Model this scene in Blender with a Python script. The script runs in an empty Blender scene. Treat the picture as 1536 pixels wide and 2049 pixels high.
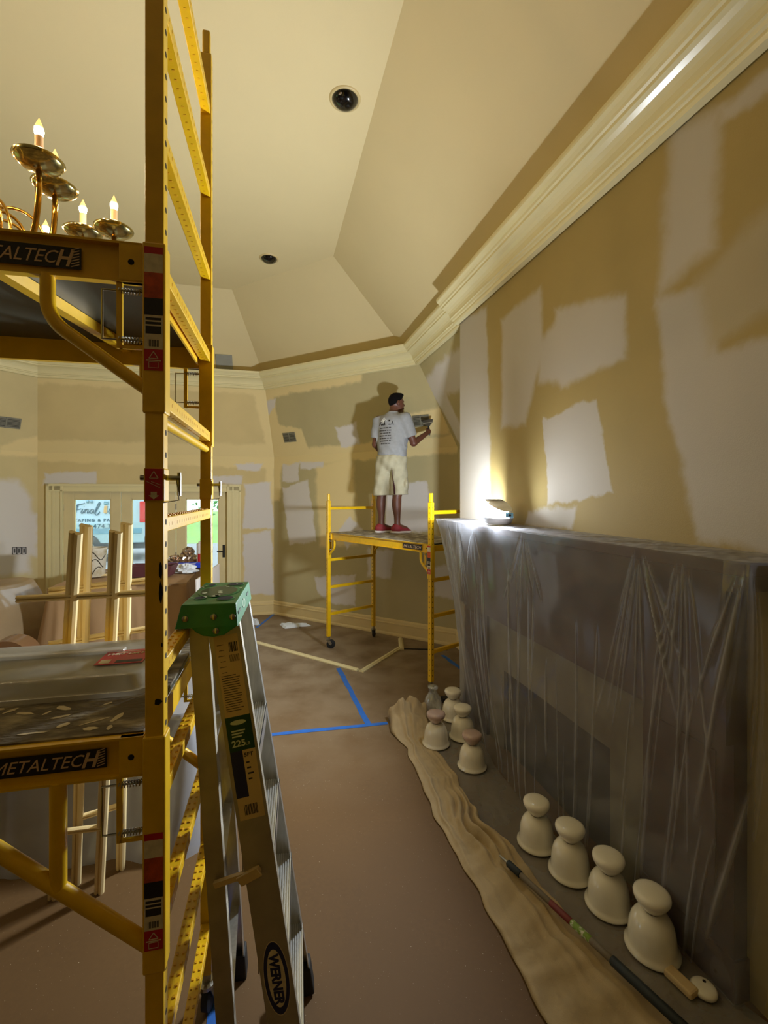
import bpy, math, random
import numpy as np
from mathutils import Vector, Matrix

random.seed(7)
rng = np.random.default_rng(7)
SC = bpy.context.scene
COL = SC.collection
PI = math.pi

# ------------------------------------------------------------------ camera
FPX, CX, HZ, CAMH = 925.0, 768.0, 991.0, 1.93
cam_d = bpy.data.cameras.new('camera')
cam_d.sensor_fit = 'VERTICAL'
cam_d.sensor_height = 36.0
cam_d.lens = FPX / 2049.0 * 36.0
cam_d.shift_y = (HZ - 1024.5) / 2049.0
cam_d.clip_start = 0.05
cam = bpy.data.objects.new('camera', cam_d)
cam.location = (0, 0, CAMH)
cam.rotation_euler = (PI / 2, 0, 0)
COL.objects.link(cam)
SC.camera = cam

# ------------------------------------------------------------------ world, exposure
w = bpy.data.worlds.new('world')
SC.world = w
w.use_nodes = True
bg = w.node_tree.nodes['Background']
bg.inputs['Color'].default_value = (0.72, 0.88, 1.0, 1)
bg.inputs['Strength'].default_value = 3.2
SC.view_settings.view_transform = 'Standard'
SC.view_settings.look = 'None'
SC.view_settings.gamma = 1.0
SC.view_settings.use_curve_mapping = False
SC.view_settings.exposure = 0.12
BULB_E = 330.0       # chandelier bulb emission
LAMP_E = 1500.0        # work lamp diffuser emission

# ------------------------------------------------------------------ helpers
CA, SA = 0.9697, 0.2443          # room axes: p = right, q = forward along the right wall


def R(p, q, z=0.0):
    return Vector((CA * p - SA * q, SA * p + CA * q, z))


def RD(p, q, z=0.0):
    return R(p, q, z)


def PQ(X, Y):
    return (CA * X + SA * Y, -SA * X + CA * Y)


def ray(u, v):
    return Vector(((u - CX) / FPX, 1.0, -(v - HZ) / FPX))


def floor_at(u, v, z=0.0):
    d = ray(u, v)
    t = (z - CAMH) / d.z
    return Vector((d.x * t, d.y * t, z))


def at(u, v, Y):
    d = ray(u, v)
    return Vector((d.x * Y, Y, CAMH + d.z * Y))


def lin(c):
    c = c / 255.0
    return c / 12.92 if c <= 0.04045 else ((c + 0.055) / 1.055) ** 2.4


def rgb(r, g, b):
    return (lin(r), lin(g), lin(b), 1.0)


MATS = {}


def mat(name, col, rough=0.6, metal=0.0, var=0.12, scale=8.0, bump=0.0, bscale=60.0,
        spec=0.5, trans=0.0, emit=None, estr=0.0, col2=None, thr=None, coat=0.0, stretch=None):
    """procedural principled material: base colour broken up by noise, optional second colour in blotches"""
    m = bpy.data.materials.new(name)
    m.use_nodes = True
    nt = m.node_tree
    b = nt.nodes['Principled BSDF']
    b.inputs['Roughness'].default_value = rough
    b.inputs['Metallic'].default_value = metal
    b.inputs['Specular IOR Level'].default_value = spec
    b.inputs['Transmission Weight'].default_value = trans
    b.inputs['Coat Weight'].default_value = coat
    tc = nt.nodes.new('ShaderNodeTexCoord')
    src = tc.outputs['Object']
    if stretch:
        mp = nt.nodes.new('ShaderNodeMapping')
        mp.inputs['Scale'].default_value = stretch
        nt.links.new(src, mp.inputs['Vector'])
        src = mp.outputs['Vector']
    n = nt.nodes.new('ShaderNodeTexNoise')
    n.inputs['Scale'].default_value = scale
    n.inputs['Detail'].default_value = 5
    nt.links.new(src, n.inputs['Vector'])
    r = nt.nodes.new('ShaderNodeValToRGB')
    if col2 is None:
        c1 = tuple(x * (1 - var) for x in col[:3]) + (1,)
        c2 = tuple(min(1, x * (1 + var)) for x in col[:3]) + (1,)
        r.color_ramp.elements[0].position = 0.3
        r.color_ramp.elements[1].position = 0.7
    else:
        c1, c2 = col, col2
        t = thr or (0.55, 0.65)
        r.color_ramp.elements[0].position = t[0]
        r.color_ramp.elements[1].position = t[1]
    r.color_ramp.elements[0].color = c1
    r.color_ramp.elements[1].color = c2
    nt.links.new(n.outputs['Fac'], r.inputs['Fac'])
    nt.links.new(r.outputs['Color'], b.inputs['Base Color'])
    if bump:
        n2 = nt.nodes.new('ShaderNodeTexNoise')
        n2.inputs['Scale'].default_value = bscale
        n2.inputs['Detail'].default_value = 4
        nt.links.new(src, n2.inputs['Vector'])
        bp = nt.nodes.new('ShaderNodeBump')
        bp.inputs['Strength'].default_value = bump
        bp.inputs['Distance'].default_value = 0.01
        nt.links.new(n2.outputs['Fac'], bp.inputs['Height'])
        nt.links.new(bp.outputs['Normal'], b.inputs['Normal'])
    if emit:
        b.inputs['Emission Color'].default_value = emit
        b.inputs['Emission Strength'].default_value = estr
    MATS[name] = m
    return m


def film(name, col, clear, rough=0.25, trl=0.4, gloss=0.12, bump=0.0, bscale=25.0, crease=0.0):
    """thin translucent sheet"""
    m = bpy.data.materials.new(name)
    m.use_nodes = True
    nt = m.node_tree
    nt.nodes.clear()
    out = nt.nodes.new('ShaderNodeOutputMaterial')
    tr = nt.nodes.new('ShaderNodeBsdfTransparent')
    tr.inputs['Color'].default_value = (0.93, 0.94, 0.94, 1)
    df = nt.nodes.new('ShaderNodeBsdfDiffuse')
    tl = nt.nodes.new('ShaderNodeBsdfTranslucent')
    gl = nt.nodes.new('ShaderNodeBsdfGlossy')
    gl.inputs['Roughness'].default_value = rough
    tc = nt.nodes.new('ShaderNodeTexCoord')
    n = nt.nodes.new('ShaderNodeTexNoise')
    n.inputs['Scale'].default_value = 5
    n.inputs['Detail'].default_value = 4
    nt.links.new(tc.outputs['Object'], n.inputs['Vector'])
    mr = nt.nodes.new('ShaderNodeMapRange')
    mr.inputs['From Min'].default_value = 0.35
    mr.inputs['From Max'].default_value = 0.65
    mr.inputs['To Min'].default_value = clear - 0.06
    mr.inputs['To Max'].default_value = clear + 0.06
    nt.links.new(n.outputs['Fac'], mr.inputs['Value'])
    df.inputs['Color'].default_value = col
    tl.inputs['Color'].default_value = col
    m1 = nt.nodes.new('ShaderNodeMixShader')
    m1.inputs['Fac'].default_value = trl
    nt.links.new(df.outputs[0], m1.inputs[1])
    nt.links.new(tl.outputs[0], m1.inputs[2])
    m2 = nt.nodes.new('ShaderNodeMixShader')
    fac = mr.outputs[0]
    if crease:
        # doubled-up creases are milkier; fold highlights from the lamp are painted in too
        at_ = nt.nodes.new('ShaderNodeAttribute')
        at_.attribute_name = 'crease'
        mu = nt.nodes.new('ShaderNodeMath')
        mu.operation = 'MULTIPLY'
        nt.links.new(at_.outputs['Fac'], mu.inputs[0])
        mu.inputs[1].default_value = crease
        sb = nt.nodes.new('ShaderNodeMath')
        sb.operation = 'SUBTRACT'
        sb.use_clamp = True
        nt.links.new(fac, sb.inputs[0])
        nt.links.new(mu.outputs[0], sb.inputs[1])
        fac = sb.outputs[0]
    nt.links.new(fac, m2.inputs['Fac'])
    nt.links.new(m1.outputs[0], m2.inputs[1])
    nt.links.new(tr.outputs[0], m2.inputs[2])
    m3 = nt.nodes.new('ShaderNodeMixShader')
    m3.inputs['Fac'].default_value = gloss
    nt.links.new(m2.outputs[0], m3.inputs[1])
    nt.links.new(gl.outputs[0], m3.inputs[2])
    nt.links.new(m3.outputs[0], out.inputs['Surface'])
    if bump:
        n2 = nt.nodes.new('ShaderNodeTexNoise')
        n2.inputs['Scale'].default_value = bscale
        nt.links.new(tc.outputs['Object'], n2.inputs['Vector'])
        bp = nt.nodes.new('ShaderNodeBump')
        bp.inputs['Strength'].default_value = bump
        bp.inputs['Distance'].default_value = 0.01
        nt.links.new(n2.outputs['Fac'], bp.inputs['Height'])
        nt.links.new(bp.outputs['Normal'], gl.inputs['Normal'])
        nt.links.new(bp.outputs['Normal'], df.inputs['Normal'])
    MATS[name] = m
    return m


class MB:
    """collects geometry for ONE mesh object"""

    def __init__(self):
        self.v = []
        self.f = []
        self.mi = []
        self.cur = 0

    def add(self, vs, fs):
        o = len(self.v)
        self.v.extend([tuple(x) for x in vs])
        for f in fs:
            self.f.append(tuple(i + o for i in f))
            self.mi.append(self.cur)
        return self

    def box(self, lo, hi, M=None):
        (x0, y0, z0), (x1, y1, z1) = lo, hi
        vs = [Vector((x, y, z)) for z in (z0, z1) for y in (y0, y1) for x in (x0, x1)]
        if M is not None:
            vs = [M @ v for v in vs]
        self.add(vs, [(0, 2, 3, 1), (4, 5, 7, 6), (0, 1, 5, 4), (2, 6, 7, 3), (0, 4, 6, 2), (1, 3, 7, 5)])
        return self

    def cbox(self, c, s, M=None):
        return self.box([c[i] - s[i] / 2 for i in range(3)], [c[i] + s[i] / 2 for i in range(3)], M)

    def bar(self, a, b, w, h, up=(0, 0, 1)):
        a, b, up = Vector(a), Vector(b), Vector(up)
        d = (b - a)
        L = d.length
        d.normalize()
        s = d.cross(up)
        if s.length < 1e-5:
            s = d.cross(Vector((0, 1, 0)))
        s.normalize()
        t = s.cross(d)
        M = Matrix(((d.x, s.x, t.x, a.x), (d.y, s.y, t.y, a.y), (d.z, s.z, t.z, a.z), (0, 0, 0, 1)))
        return self.box((0, -w / 2, -h / 2), (L, w / 2, h / 2), M)

    def tube(self, pts, r, n=10, cap=True, closed=False):
        pts = [Vector(p) for p in pts]
        k = len(pts)
        rs = r if isinstance(r, (list, tuple)) else [r] * k
        base = len(self.v)
        prev = None
        for i, p in enumerate(pts):
            if closed:
                d = pts[(i + 1) % k] - pts[i - 1]
            else:
                d = (pts[min(i + 1, k - 1)] - pts[max(i - 1, 0)])
            d.normalize()
            if prev is None:
                s = d.cross(Vector((0, 0, 1)))
                if s.length < 1e-3:
                    s = d.cross(Vector((0, 1, 0)))
            else:
                s = prev - d * prev.dot(d)
            s.normalize()
            prev = s
            t = d.cross(s)
            for j in range(n):
                a = 2 * PI * j / n
                self.v.append(tuple(p + (s * math.cos(a) + t * math.sin(a)) * rs[i]))
        rings = k if closed else k - 1
        for i in range(rings):
            for j in range(n):
                a = base + i * n + j
                b = base + i * n + (j + 1) % n
                c = base + ((i + 1) % k) * n + (j + 1) % n
                d_ = base + ((i + 1) % k) * n + j
                self.f.append((a, b, c, d_))
                self.mi.append(self.cur)
        if cap and not closed:
            self.f.append(tuple(base + j for j in reversed(range(n))))
            self.f.append(tuple(base + (k - 1) * n + j for j in range(n)))
            self.mi += [self.cur] * 2
        return self

    def lathe(self, prof, n=20, M=None, cap=True):
        base = len(self.v)
        for (r, z) in prof:
            for j in range(n):
                a = 2 * PI * j / n
                v = Vector((r * math.cos(a), r * math.sin(a), z))
                if M is not None:
                    v = M @ v
                self.v.append(tuple(v))
        k = len(prof)
        for i in range(k - 1):
            for j in range(n):
                self.f.append((base + i * n + j, base + i * n + (j + 1) % n, base + (i + 1) * n + (j + 1) % n, base + (i + 1) * n + j))
                self.mi.append(self.cur)
        if cap:
            self.f.append(tuple(base + j for j in reversed(range(n))))
            self.f.append(tuple(base + (k - 1) * n + j for j in range(n)))
            self.mi += [self.cur] * 2
        return self

    def cyl(self, a, b, r, n=12):
        return self.tube([a, b], r, n)

    def prism(self, poly, z0, z1, M=None):
        n = len(poly)
        vs = [Vector((x, y, z0)) for x, y in poly] + [Vector((x, y, z1)) for x, y in poly]
        if M is not None:
            vs = [M @ v for v in vs]
        fs = [tuple(reversed(range(n))), tuple(range(n, 2 * n))]
        fs += [(i, (i + 1) % n, n + (i + 1) % n, n + i) for i in range(n)]
        return self.add(vs, fs)

    def grid(self, P, closed_u=False):
        """P: array (nu, nv, 3)"""
        nu, nv = P.shape[:2]
        base = len(self.v)
        self.v.extend(map(tuple, P.reshape(-1, 3).tolist()))
        for i in range(nu if closed_u else nu - 1):
            i2 = (i + 1) % nu
            for j in range(nv - 1):
                self.f.append((base + i * nv + j, base + i2 * nv + j, base + i2 * nv + j + 1, base + i * nv + j + 1))
                self.mi.append(self.cur)
        return self

    def build(self, name, m, parent=None, smooth=False, bevel=0.0, solid=0.0, sub=0, loc=None):
        me = bpy.data.meshes.new(name)
        me.from_pydata(self.v, [], self.f)
        ms = m if isinstance(m, (list, tuple)) else [m]
        for x in ms:
            me.materials.append(MATS[x] if isinstance(x, str) else x)
        if len(ms) > 1:
            me.polygons.foreach_set('material_index', self.mi)
        if smooth:
            me.polygons.foreach_set('use_smooth', [True] * len(me.polygons))
            if smooth == 'auto':
                try:
                    me.set_sharp_from_angle(angle=math.radians(40))
                except Exception:
                    pass
        me.update()
        o = bpy.data.objects.new(name, me)
        COL.objects.link(o)
        if parent is not None:
            o.parent = parent
        if bevel:
            b = o.modifiers.new('bevel', 'BEVEL')
            b.width = bevel
            b.segments = 2
            b.limit_method = 'ANGLE'
        if solid:
            s = o.modifiers.new('solid', 'SOLIDIFY')
            s.thickness = solid
            s.offset = 0
        if sub:
            s = o.modifiers.new('sub', 'SUBSURF')
            s.levels = sub
            s.render_levels = sub
        return o


def thing(name, label, cat, loc=(0, 0, 0), rotz=0.0, group=None):
    o = bpy.data.objects.new(name, None)
    o.empty_display_size = 0.1
    COL.objects.link(o)
    o.location = loc
    o.rotation_euler = (0, 0, rotz)
    return tag(o, label, cat, group)


def tag(o, label, cat, group=None, kind=None):
    o['label'] = label
    o['category'] = cat
    if group:
        o['group'] = group
    if kind:
        o['kind'] = kind
    return o


def struct(o, label=None, cat=None):
    o['kind'] = 'structure'
    if label:
        o['label'] = label
    if cat:
        o['category'] = cat
    return o


def copy_tree(o, parent=None):
    c = o.copy()
    COL.objects.link(c)
    c.parent = parent
    if parent is not None:
        c.matrix_parent_inverse = o.matrix_parent_inverse
    for ch in list(o.children):
        copy_tree(ch, c)
    return c


def text_mesh(name, s, size, m, parent, M, extrude=0.0004, align='LEFT', shear=0.0, space=1.0, bold=0.0, sx=1.0):
    cu = bpy.data.curves.new(name, 'FONT')
    cu.body = s
    cu.size = size
    cu.extrude = extrude
    cu.align_x = align
    cu.shear = shear
    cu.space_character = space
    cu.offset = bold
    cu.resolution_u = 3
    t = bpy.data.objects.new(name + '_tmp', cu)
    COL.objects.link(t)
    dg = bpy.context.evaluated_depsgraph_get()
    me = bpy.data.meshes.new_from_object(t.evaluated_get(dg))
    bpy.data.objects.remove(t)
    bpy.data.curves.remove(cu)
    me.transform(M @ Matrix.Diagonal((sx, 1, 1, 1)))
    me.materials.clear()
    me.materials.append(MATS[m])
    me.name = name
    o = bpy.data.objects.new(name, me)
    COL.objects.link(o)
    o.parent = parent
    return o


def basis(o, x, y, z=None):
    x, y = Vector(x).normalized(), Vector(y).normalized()
    z = Vector(z) if z is not None else x.cross(y)
    o = Vector(o)
    return Matrix(((x.x, y.x, z.x, o.x), (x.y, y.y, z.y, o.y), (x.z, y.z, z.z, o.z), (0, 0, 0, 1)))


def fbm(x, y, seed=0, oct=4):
    """cheap smooth pseudo noise from summed sines"""
    r = np.random.default_rng(seed)
    s = np.zeros_like(np.asarray(x, float) + np.asarray(y, float))
    a = 1.0
    f = 1.0
    for o in range(oct):
        for k in range(3):
            th = r.uniform(0, 2 * PI)
            s = s + a * np.sin((np.cos(th) * x + np.sin(th) * y) * f * r.uniform(0.7, 1.4) * 2 * PI + r.uniform(0, 6.28)) / 3
        a *= 0.55
        f *= 1.9
    return s


# ------------------------------------------------------------------ materials
mat('ceiling_paint', rgb(222, 204, 156), rough=0.75, var=0.025, scale=1.2, bump=0.04, bscale=220)
mat('trim_paint', rgb(230, 216, 166), rough=0.35, var=0.03, scale=3)
mat('cornice_paint', rgb(230, 217, 168), rough=0.22, var=0.03, scale=3, coat=0.25)
mat('base_paint', rgb(222, 198, 140), rough=0.5, var=0.05, scale=4)
mat('door_paint', rgb(226, 208, 158), rough=0.4, var=0.04, scale=4)
mat('yellow', rgb(230, 182, 8), rough=0.38, var=0.1, scale=14, coat=0.15)
mat('yellow_worn', rgb(226, 168, 10), rough=0.45, scale=30, col2=rgb(160, 110, 25), thr=(0.62, 0.75))
mat('hole', rgb(25, 16, 6), rough=0.9)
mat('steel', rgb(170, 168, 160), rough=0.3, metal=1.0, var=0.15, scale=30)
mat('aluminium', rgb(200, 200, 196), rough=0.33, metal=0.9, var=0.12, scale=12, stretch=(6, 6, 1))
mat('alu_dull', rgb(176, 168, 150), rough=0.5, metal=0.55, var=0.12, scale=14)
mat('black_rubber', rgb(28, 28, 28), rough=0.7)
mat('black_plastic', rgb(20, 20, 22), rough=0.4)
mat('deck_top', rgb(92, 80, 58), rough=0.8, scale=9, col2=rgb(176, 162, 130), thr=(0.5, 0.74), bump=0.5, bscale=30, stretch=(1, 2.2, 1))
mat('deck_under', rgb(62, 66, 56), rough=0.35, var=0.3, scale=3)
mat('tread_lit', rgb(226, 226, 222), rough=0.28, metal=0.75, var=0.06)  # paler copy of aluminium, lamp light on the steps put into the colour
mat('deck_pale', rgb(120, 110, 92), rough=0.8, scale=12, col2=rgb(190, 180, 156), thr=(0.45, 0.62))
mat('splat', rgb(205, 190, 155), rough=0.85)
mat('decal_black', rgb(28, 20, 20), rough=0.45)
mat('decal_text', rgb(214, 180, 140), rough=0.5)
mat('sticker_red', rgb(186, 24, 30), rough=0.45)
mat('sticker_orange', rgb(190, 74, 16), rough=0.5, scale=60, var=0.3)
mat('sticker_white', rgb(214, 200, 170), rough=0.55, scale=70, var=0.12)
mat('sticker_ink', rgb(40, 34, 30), rough=0.6)
mat('green_cap', rgb(24, 120, 66), rough=0.4, scale=30, var=0.12)
mat('green_dark', rgb(16, 66, 34), rough=0.4)
mat('green_splat', rgb(205, 215, 190), rough=0.8)
mat('navy', rgb(24, 30, 84), rough=0.45)
mat('label_tan', rgb(205, 180, 135), rough=0.6, var=0.06)
mat('kraft', rgb(166, 132, 92), rough=0.75, var=0.1, scale=3, bump=0.15, bscale=8)
mat('brown_film', rgb(120, 86, 56), rough=0.25, var=0.08, scale=3)
mat('white_board', rgb(222, 214, 206), rough=0.7, var=0.03)
mat('bucket_white', rgb(214, 206, 184), rough=0.5, scale=9, col2=rgb(178, 160, 118), thr=(0.5, 0.7))
mat('blue_plastic', rgb(36, 66, 190), rough=0.35)
mat('maroon', rgb(94, 50, 54), rough=0.6)
mat('wood_trim', rgb(232, 208, 152), rough=0.5, var=0.08, scale=5, stretch=(1, 1, 0.2))
mat('wood_raw', rgb(190, 150, 96), rough=0.6, var=0.12, scale=6)
mat('mahogany', rgb(58, 26, 20), rough=0.3, var=0.3, scale=8, stretch=(1, 1, 4))
mat('marble', rgb(126, 118, 96), rough=0.3, scale=4, col2=rgb(104, 96, 78), thr=(0.4, 0.6))
mat('firebox', rgb(34, 28, 26), rough=0.9)
mat('porcelain', rgb(236, 230, 214), rough=0.1, var=0.03, scale=5, coat=0.5)
mat('porcelain_pink', rgb(186, 160, 152), rough=0.12, var=0.05, coat=0.5)
mat('canvas', rgb(176, 154, 116), rough=0.9, var=0.08, scale=5, bump=0.25, bscale=240)
mat('blue_tape', rgb(40, 104, 190), rough=0.6, var=0.1, scale=20)
mat('brass', rgb(206, 158, 62), rough=0.14, metal=1.0, var=0.1, scale=10)
mat('brass_dish', rgb(190, 176, 118), rough=0.16, metal=1.0, var=0.1, scale=10)
mat('candle_sleeve', rgb(236, 190, 140), rough=0.5, var=0.04)
mat('bulb_glow', rgb(255, 190, 100), rough=0.2, emit=(1.0, 0.52, 0.14, 1), estr=1.6)
mat('bulb_core', rgb(255, 230, 190), rough=0.2, emit=(1.0, 0.76, 0.46, 1), estr=BULB_E)
mat('lamp_diffuser', rgb(250, 250, 250), rough=0.4, emit=(0.84, 0.92, 1.0, 1), estr=LAMP_E)
mat('lamp_shell', rgb(225, 225, 222), rough=0.5)
mat('lamp_body', rgb(120, 112, 104), rough=0.5)
mat('lamp_blue', rgb(120, 170, 200), rough=0.4)
mat('can_black', rgb(8, 8, 9), rough=0.12, coat=0.6)
mat('can_ring', rgb(206, 184, 130), rough=0.4)
mat('vent_grey', rgb(128, 124, 106), rough=0.5)
mat('vent_dark', rgb(60, 56, 46), rough=0.6)
mat('speaker_grey', rgb(150, 150, 140), rough=0.6, var=0.05)
mat('skin', rgb(98, 58, 42), rough=0.5, var=0.08, scale=12)
mat('hair', rgb(14, 10, 10), rough=0.9, spec=0.15)
mat('shirt', rgb(150, 150, 150), rough=0.9, var=0.06, scale=30, bump=0.3, bscale=14)
mat('shirt_print', rgb(70, 66, 66), rough=0.9)
mat('shirt_white', rgb(225, 222, 214), rough=0.9)
mat('shorts', rgb(176, 168, 140), rough=0.9, var=0.09, scale=14, bump=0.3, bscale=12)
mat('shoe_red', rgb(134, 32, 40), rough=0.7, var=0.12, scale=40)
mat('shoe_sole', rgb(214, 204, 196), rough=0.6)
mat('shoe_dark', rgb(60, 16, 24), rough=0.7)
mat('knife_blade', rgb(120, 118, 112), rough=0.3, metal=0.8)
mat('grass', rgb(136, 176, 84), rough=0.9, var=0.25, scale=3, bump=0.4, bscale=60)
mat('asphalt', rgb(150, 152, 150), rough=0.9, var=0.1)
mat('leaf', rgb(84, 150, 70), rough=0.7, var=0.4, scale=2)
mat('bark', rgb(90, 70, 52), rough=0.9)
mat('van_paint', rgb(164, 186, 196), rough=0.25, metal=0.2, var=0.03, coat=0.5)
mat('van_glass', rgb(40, 56, 62), rough=0.08, spec=0.8)
mat('van_text', rgb(62, 92, 108), rough=0.6)
mat('van_text_light', rgb(110, 150, 165), rough=0.6)
mat('van_brush', rgb(204, 158, 92), rough=0.6)
mat('tail_red', rgb(206, 24, 34), rough=0.2)
mat('tyre', rgb(50, 54, 56), rough=0.8)
mat('rag_white', rgb(220, 224, 226), rough=0.9, var=0.06)
mat('pole_grey', rgb(110, 98, 78), rough=0.5)
mat('pole_green', rgb(120, 150, 50), rough=0.5, scale=60, col2=rgb(205, 205, 180), thr=(0.5, 0.6))
mat('pole_red', rgb(116, 38, 34), rough=0.5)
mat('pole_grip', rgb(26, 34, 36), rough=0.6)
mat('cord_black', rgb(26, 24, 22), rough=0.6)
mat('outlet_dark', rgb(60, 56, 54), rough=0.6)
mat('foil', rgb(190, 170, 150), rough=0.18, metal=0.9, var=0.3, scale=30)
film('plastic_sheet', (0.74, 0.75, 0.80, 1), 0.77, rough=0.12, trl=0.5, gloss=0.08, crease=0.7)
film('plastic_floor', (0.50, 0.49, 0.47, 1), 0.60, rough=0.22, trl=0.3, gloss=0.08, bump=0.6)
film('plastic_grey', (0.52, 0.52, 0.54, 1), 0.30, rough=0.2, trl=0.3, gloss=0.09)
film('plastic_brown', (0.42, 0.30, 0.17, 1), 0.10, rough=0.16, trl=0.2, gloss=0.10, bump=0.5, bscale=4)
film('plastic_tray', (0.72, 0.68, 0.58, 1), 0.45, rough=0.22, trl=0.3, gloss=0.12)
film('glass_clear', (0.9, 0.92, 0.92, 1), 0.94, rough=0.02, trl=0.3, gloss=0.05)
film('jar_glass', (0.8, 0.84, 0.86, 1), 0.72, rough=0.05, trl=0.3, gloss=0.2)


def paint_mat(name, base, axis, patches, amp=0.035, var=0.05):
    """wall paint with joint-compound patches. patches: list of (polygon[(a,z)...] convex, colour, softness)"""
    m = bpy.data.materials.new(name)
    m.use_nodes = True
    nt = m.node_tree
    b = nt.nodes['Principled BSDF']
    b.inputs['Roughness'].default_value = 0.8
    b.inputs['Specular IOR Level'].default_value = 0.3
    N, L = nt.nodes.new, nt.links.new
    g = N('ShaderNodeNewGeometry')
    pos = g.outputs['Position']

    def math_(op, a, bb, clamp=False):
        k = N('ShaderNodeMath')
        k.operation = op
        for i, x in enumerate((a, bb)):
            if isinstance(x, (int, float)):
                k.inputs[i].default_value = x
            else:
                L(x, k.inputs[i])
        return k.outputs[0]

    def dot(vec, c):
        k = N('ShaderNodeVectorMath')
        k.operation = 'DOT_PRODUCT'
        L(vec, k.inputs[0])
        k.inputs[1].default_value = c
        return k.outputs['Value']
    n = N('ShaderNodeTexNoise')
    n.inputs['Scale'].default_value = 4.5
    n.inputs['Detail'].default_value = 5
    n.inputs['Roughness'].default_value = 0.62
    L(pos, n.inputs['Vector'])
    sub = N('ShaderNodeVectorMath')
    sub.operation = 'SUBTRACT'
    L(n.outputs['Color'], sub.inputs[0])
    sub.inputs[1].default_value = (0.5, 0.5, 0.5)
    scl = N('ShaderNodeVectorMath')
    scl.operation = 'SCALE'
    L(sub.outputs[0], scl.inputs[0])
    scl.inputs['Scale'].default_value = amp * 4
    ad = N('ShaderNodeVectorMath')
    ad.operation = 'ADD'
    L(pos, ad.inputs[0])
    L(scl.outputs[0], ad.inputs[1])
    a_ = dot(ad.outputs[0], tuple(axis))
    z_ = dot(ad.outputs[0], (0, 0, 1))
    cb = N('ShaderNodeCombineXYZ')
    L(a_, cb.inputs[0])
    L(z_, cb.inputs[1])
    vec = cb.outputs[0]
    n0 = N('ShaderNodeTexNoise')
    n0.inputs['Scale'].default_value = 2.0
    n0.inputs['Detail'].default_value = 6
    L(pos, n0.inputs['Vector'])
    rp = N('ShaderNodeValToRGB')
    rp.color_ramp.elements[0].position = 0.3
    rp.color_ramp.elements[1].position = 0.7
    rp.color_ramp.elements[0].color = tuple(x * (1 - var) for x in base[:3]) + (1,)
    rp.color_ramp.elements[1].color = tuple(x * (1 + var) for x in base[:3]) + (1,)
    L(n0.outputs['Fac'], rp.inputs['Fac'])
    col = rp.outputs['Color']
    for poly, c, soft in patches:
        area = sum(poly[i][0] * poly[(i + 1) % len(poly)][1] - poly[(i + 1) % len(poly)][0] * poly[i][1] for i in range(len(poly)))
        sg = 1 if area > 0 else -1
        d = None
        for i in range(len(poly)):
            x0, y0 = poly[i]
            x1, y1 = poly[(i + 1) % len(poly)]
            ex, ey = x1 - x0, y1 - y0
            l = math.hypot(ex, ey)
            nx, ny = -ey / l * sg, ex / l * sg
            e = math_('ADD', dot(vec, (nx, ny, 0)), -(nx * x0 + ny * y0))
            d = e if d is None else math_('MINIMUM', d, e)
        mr = N('ShaderNodeMapRange')
        mr.interpolation_type = 'SMOOTHSTEP'
        mr.inputs['From Min'].default_value = -soft
        mr.inputs['From Max'].default_value = soft
        L(d, mr.inputs['Value'])
        mx = N('ShaderNodeMix')
        mx.data_type = 'RGBA'
        L(mr.outputs[0], mx.inputs['Factor'])
        L(col, mx.inputs[6])
        mx.inputs[7].default_value = c
        col = mx.outputs[2]
    L(col, b.inputs['Base Color'])
    n2 = N('ShaderNodeTexNoise')
    n2.inputs['Scale'].default_value = 180
    L(pos, n2.inputs['Vector'])
    bp = N('ShaderNodeBump')
    bp.inputs['Strength'].default_value = 0.06
    bp.inputs['Distance'].default_value = 0.01
    L(n2.outputs['Fac'], bp.inputs['Height'])
    L(bp.outputs['Normal'], b.inputs['Normal'])
    MATS[name] = m
    return m

# ================================================================== ROOM
EAVE, CORN = 2.55, 3.58
# lower octagon and the line where the sloping wall meets the cornice (room p, q)
A, B, C_, D_, E_, F_ = (2.35, 5.493), (0.104, 7.739), (-3.236, 7.739), (-5.48, 5.493), (-5.48, -5.0), (1.785, -5.0)
A2, B2, C2, D2, E2 = (1.82, 5.528), (-0.042, 7.39), (-3.09, 7.39), (-4.952, 5.528), (-4.952, -5.0)
BRK = 4.108          # far corner of the chimney breast
BP = 1.785           # its face


def wall_plane(P0, P1, U0, U1):
    """returns hit(u,v) -> (a, z) on the wall (vertical below the eave, sloping above) and the axis"""
    p0, p1 = R(*P0), R(*P1)
    ax = (p1 - p0).normalized()
    nv = ax.cross(Vector((0, 0, 1)))
    u0, u1 = R(*U0, CORN), R(*U1, CORN)
    e0 = R(*P0, EAVE)
    ns = ax.cross(u0 - e0)

    def hit(u, v):
        d = ray(u, v)
        o = Vector((0, 0, CAMH))
        t = (p0 - o).dot(nv) / d.dot(nv)
        P = o + d * t
        if P.z > EAVE:
            t = (e0 - o).dot(ns) / d.dot(ns)
            P = o + d * t
        return (P.dot(ax), P.z)
    return hit, ax


KHAKI = rgb(188, 174, 130)
YEL = rgb(230, 208, 152)
WHT = rgb(216, 208, 200)
TAN = rgb(168, 147, 94)


def polys(hit, lst):
    return [([hit(u, v) for u, v in pts], c, s) for pts, c, s in lst]


# ---- floor: brown builder's paper
fl = bpy.data.materials.new('floor_paper')
fl.use_nodes = True
nt = fl.node_tree
bs = nt.nodes['Principled BSDF']
bs.inputs['Roughness'].default_value = 0.75
g = nt.nodes.new('ShaderNodeNewGeometry')


def fnoise(sc, det=5):
    n = nt.nodes.new('ShaderNodeTexNoise')
    n.inputs['Scale'].default_value = sc
    n.inputs['Detail'].default_value = det
    nt.links.new(g.outputs['Position'], n.inputs['Vector'])
    return n.outputs['Fac']


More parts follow.
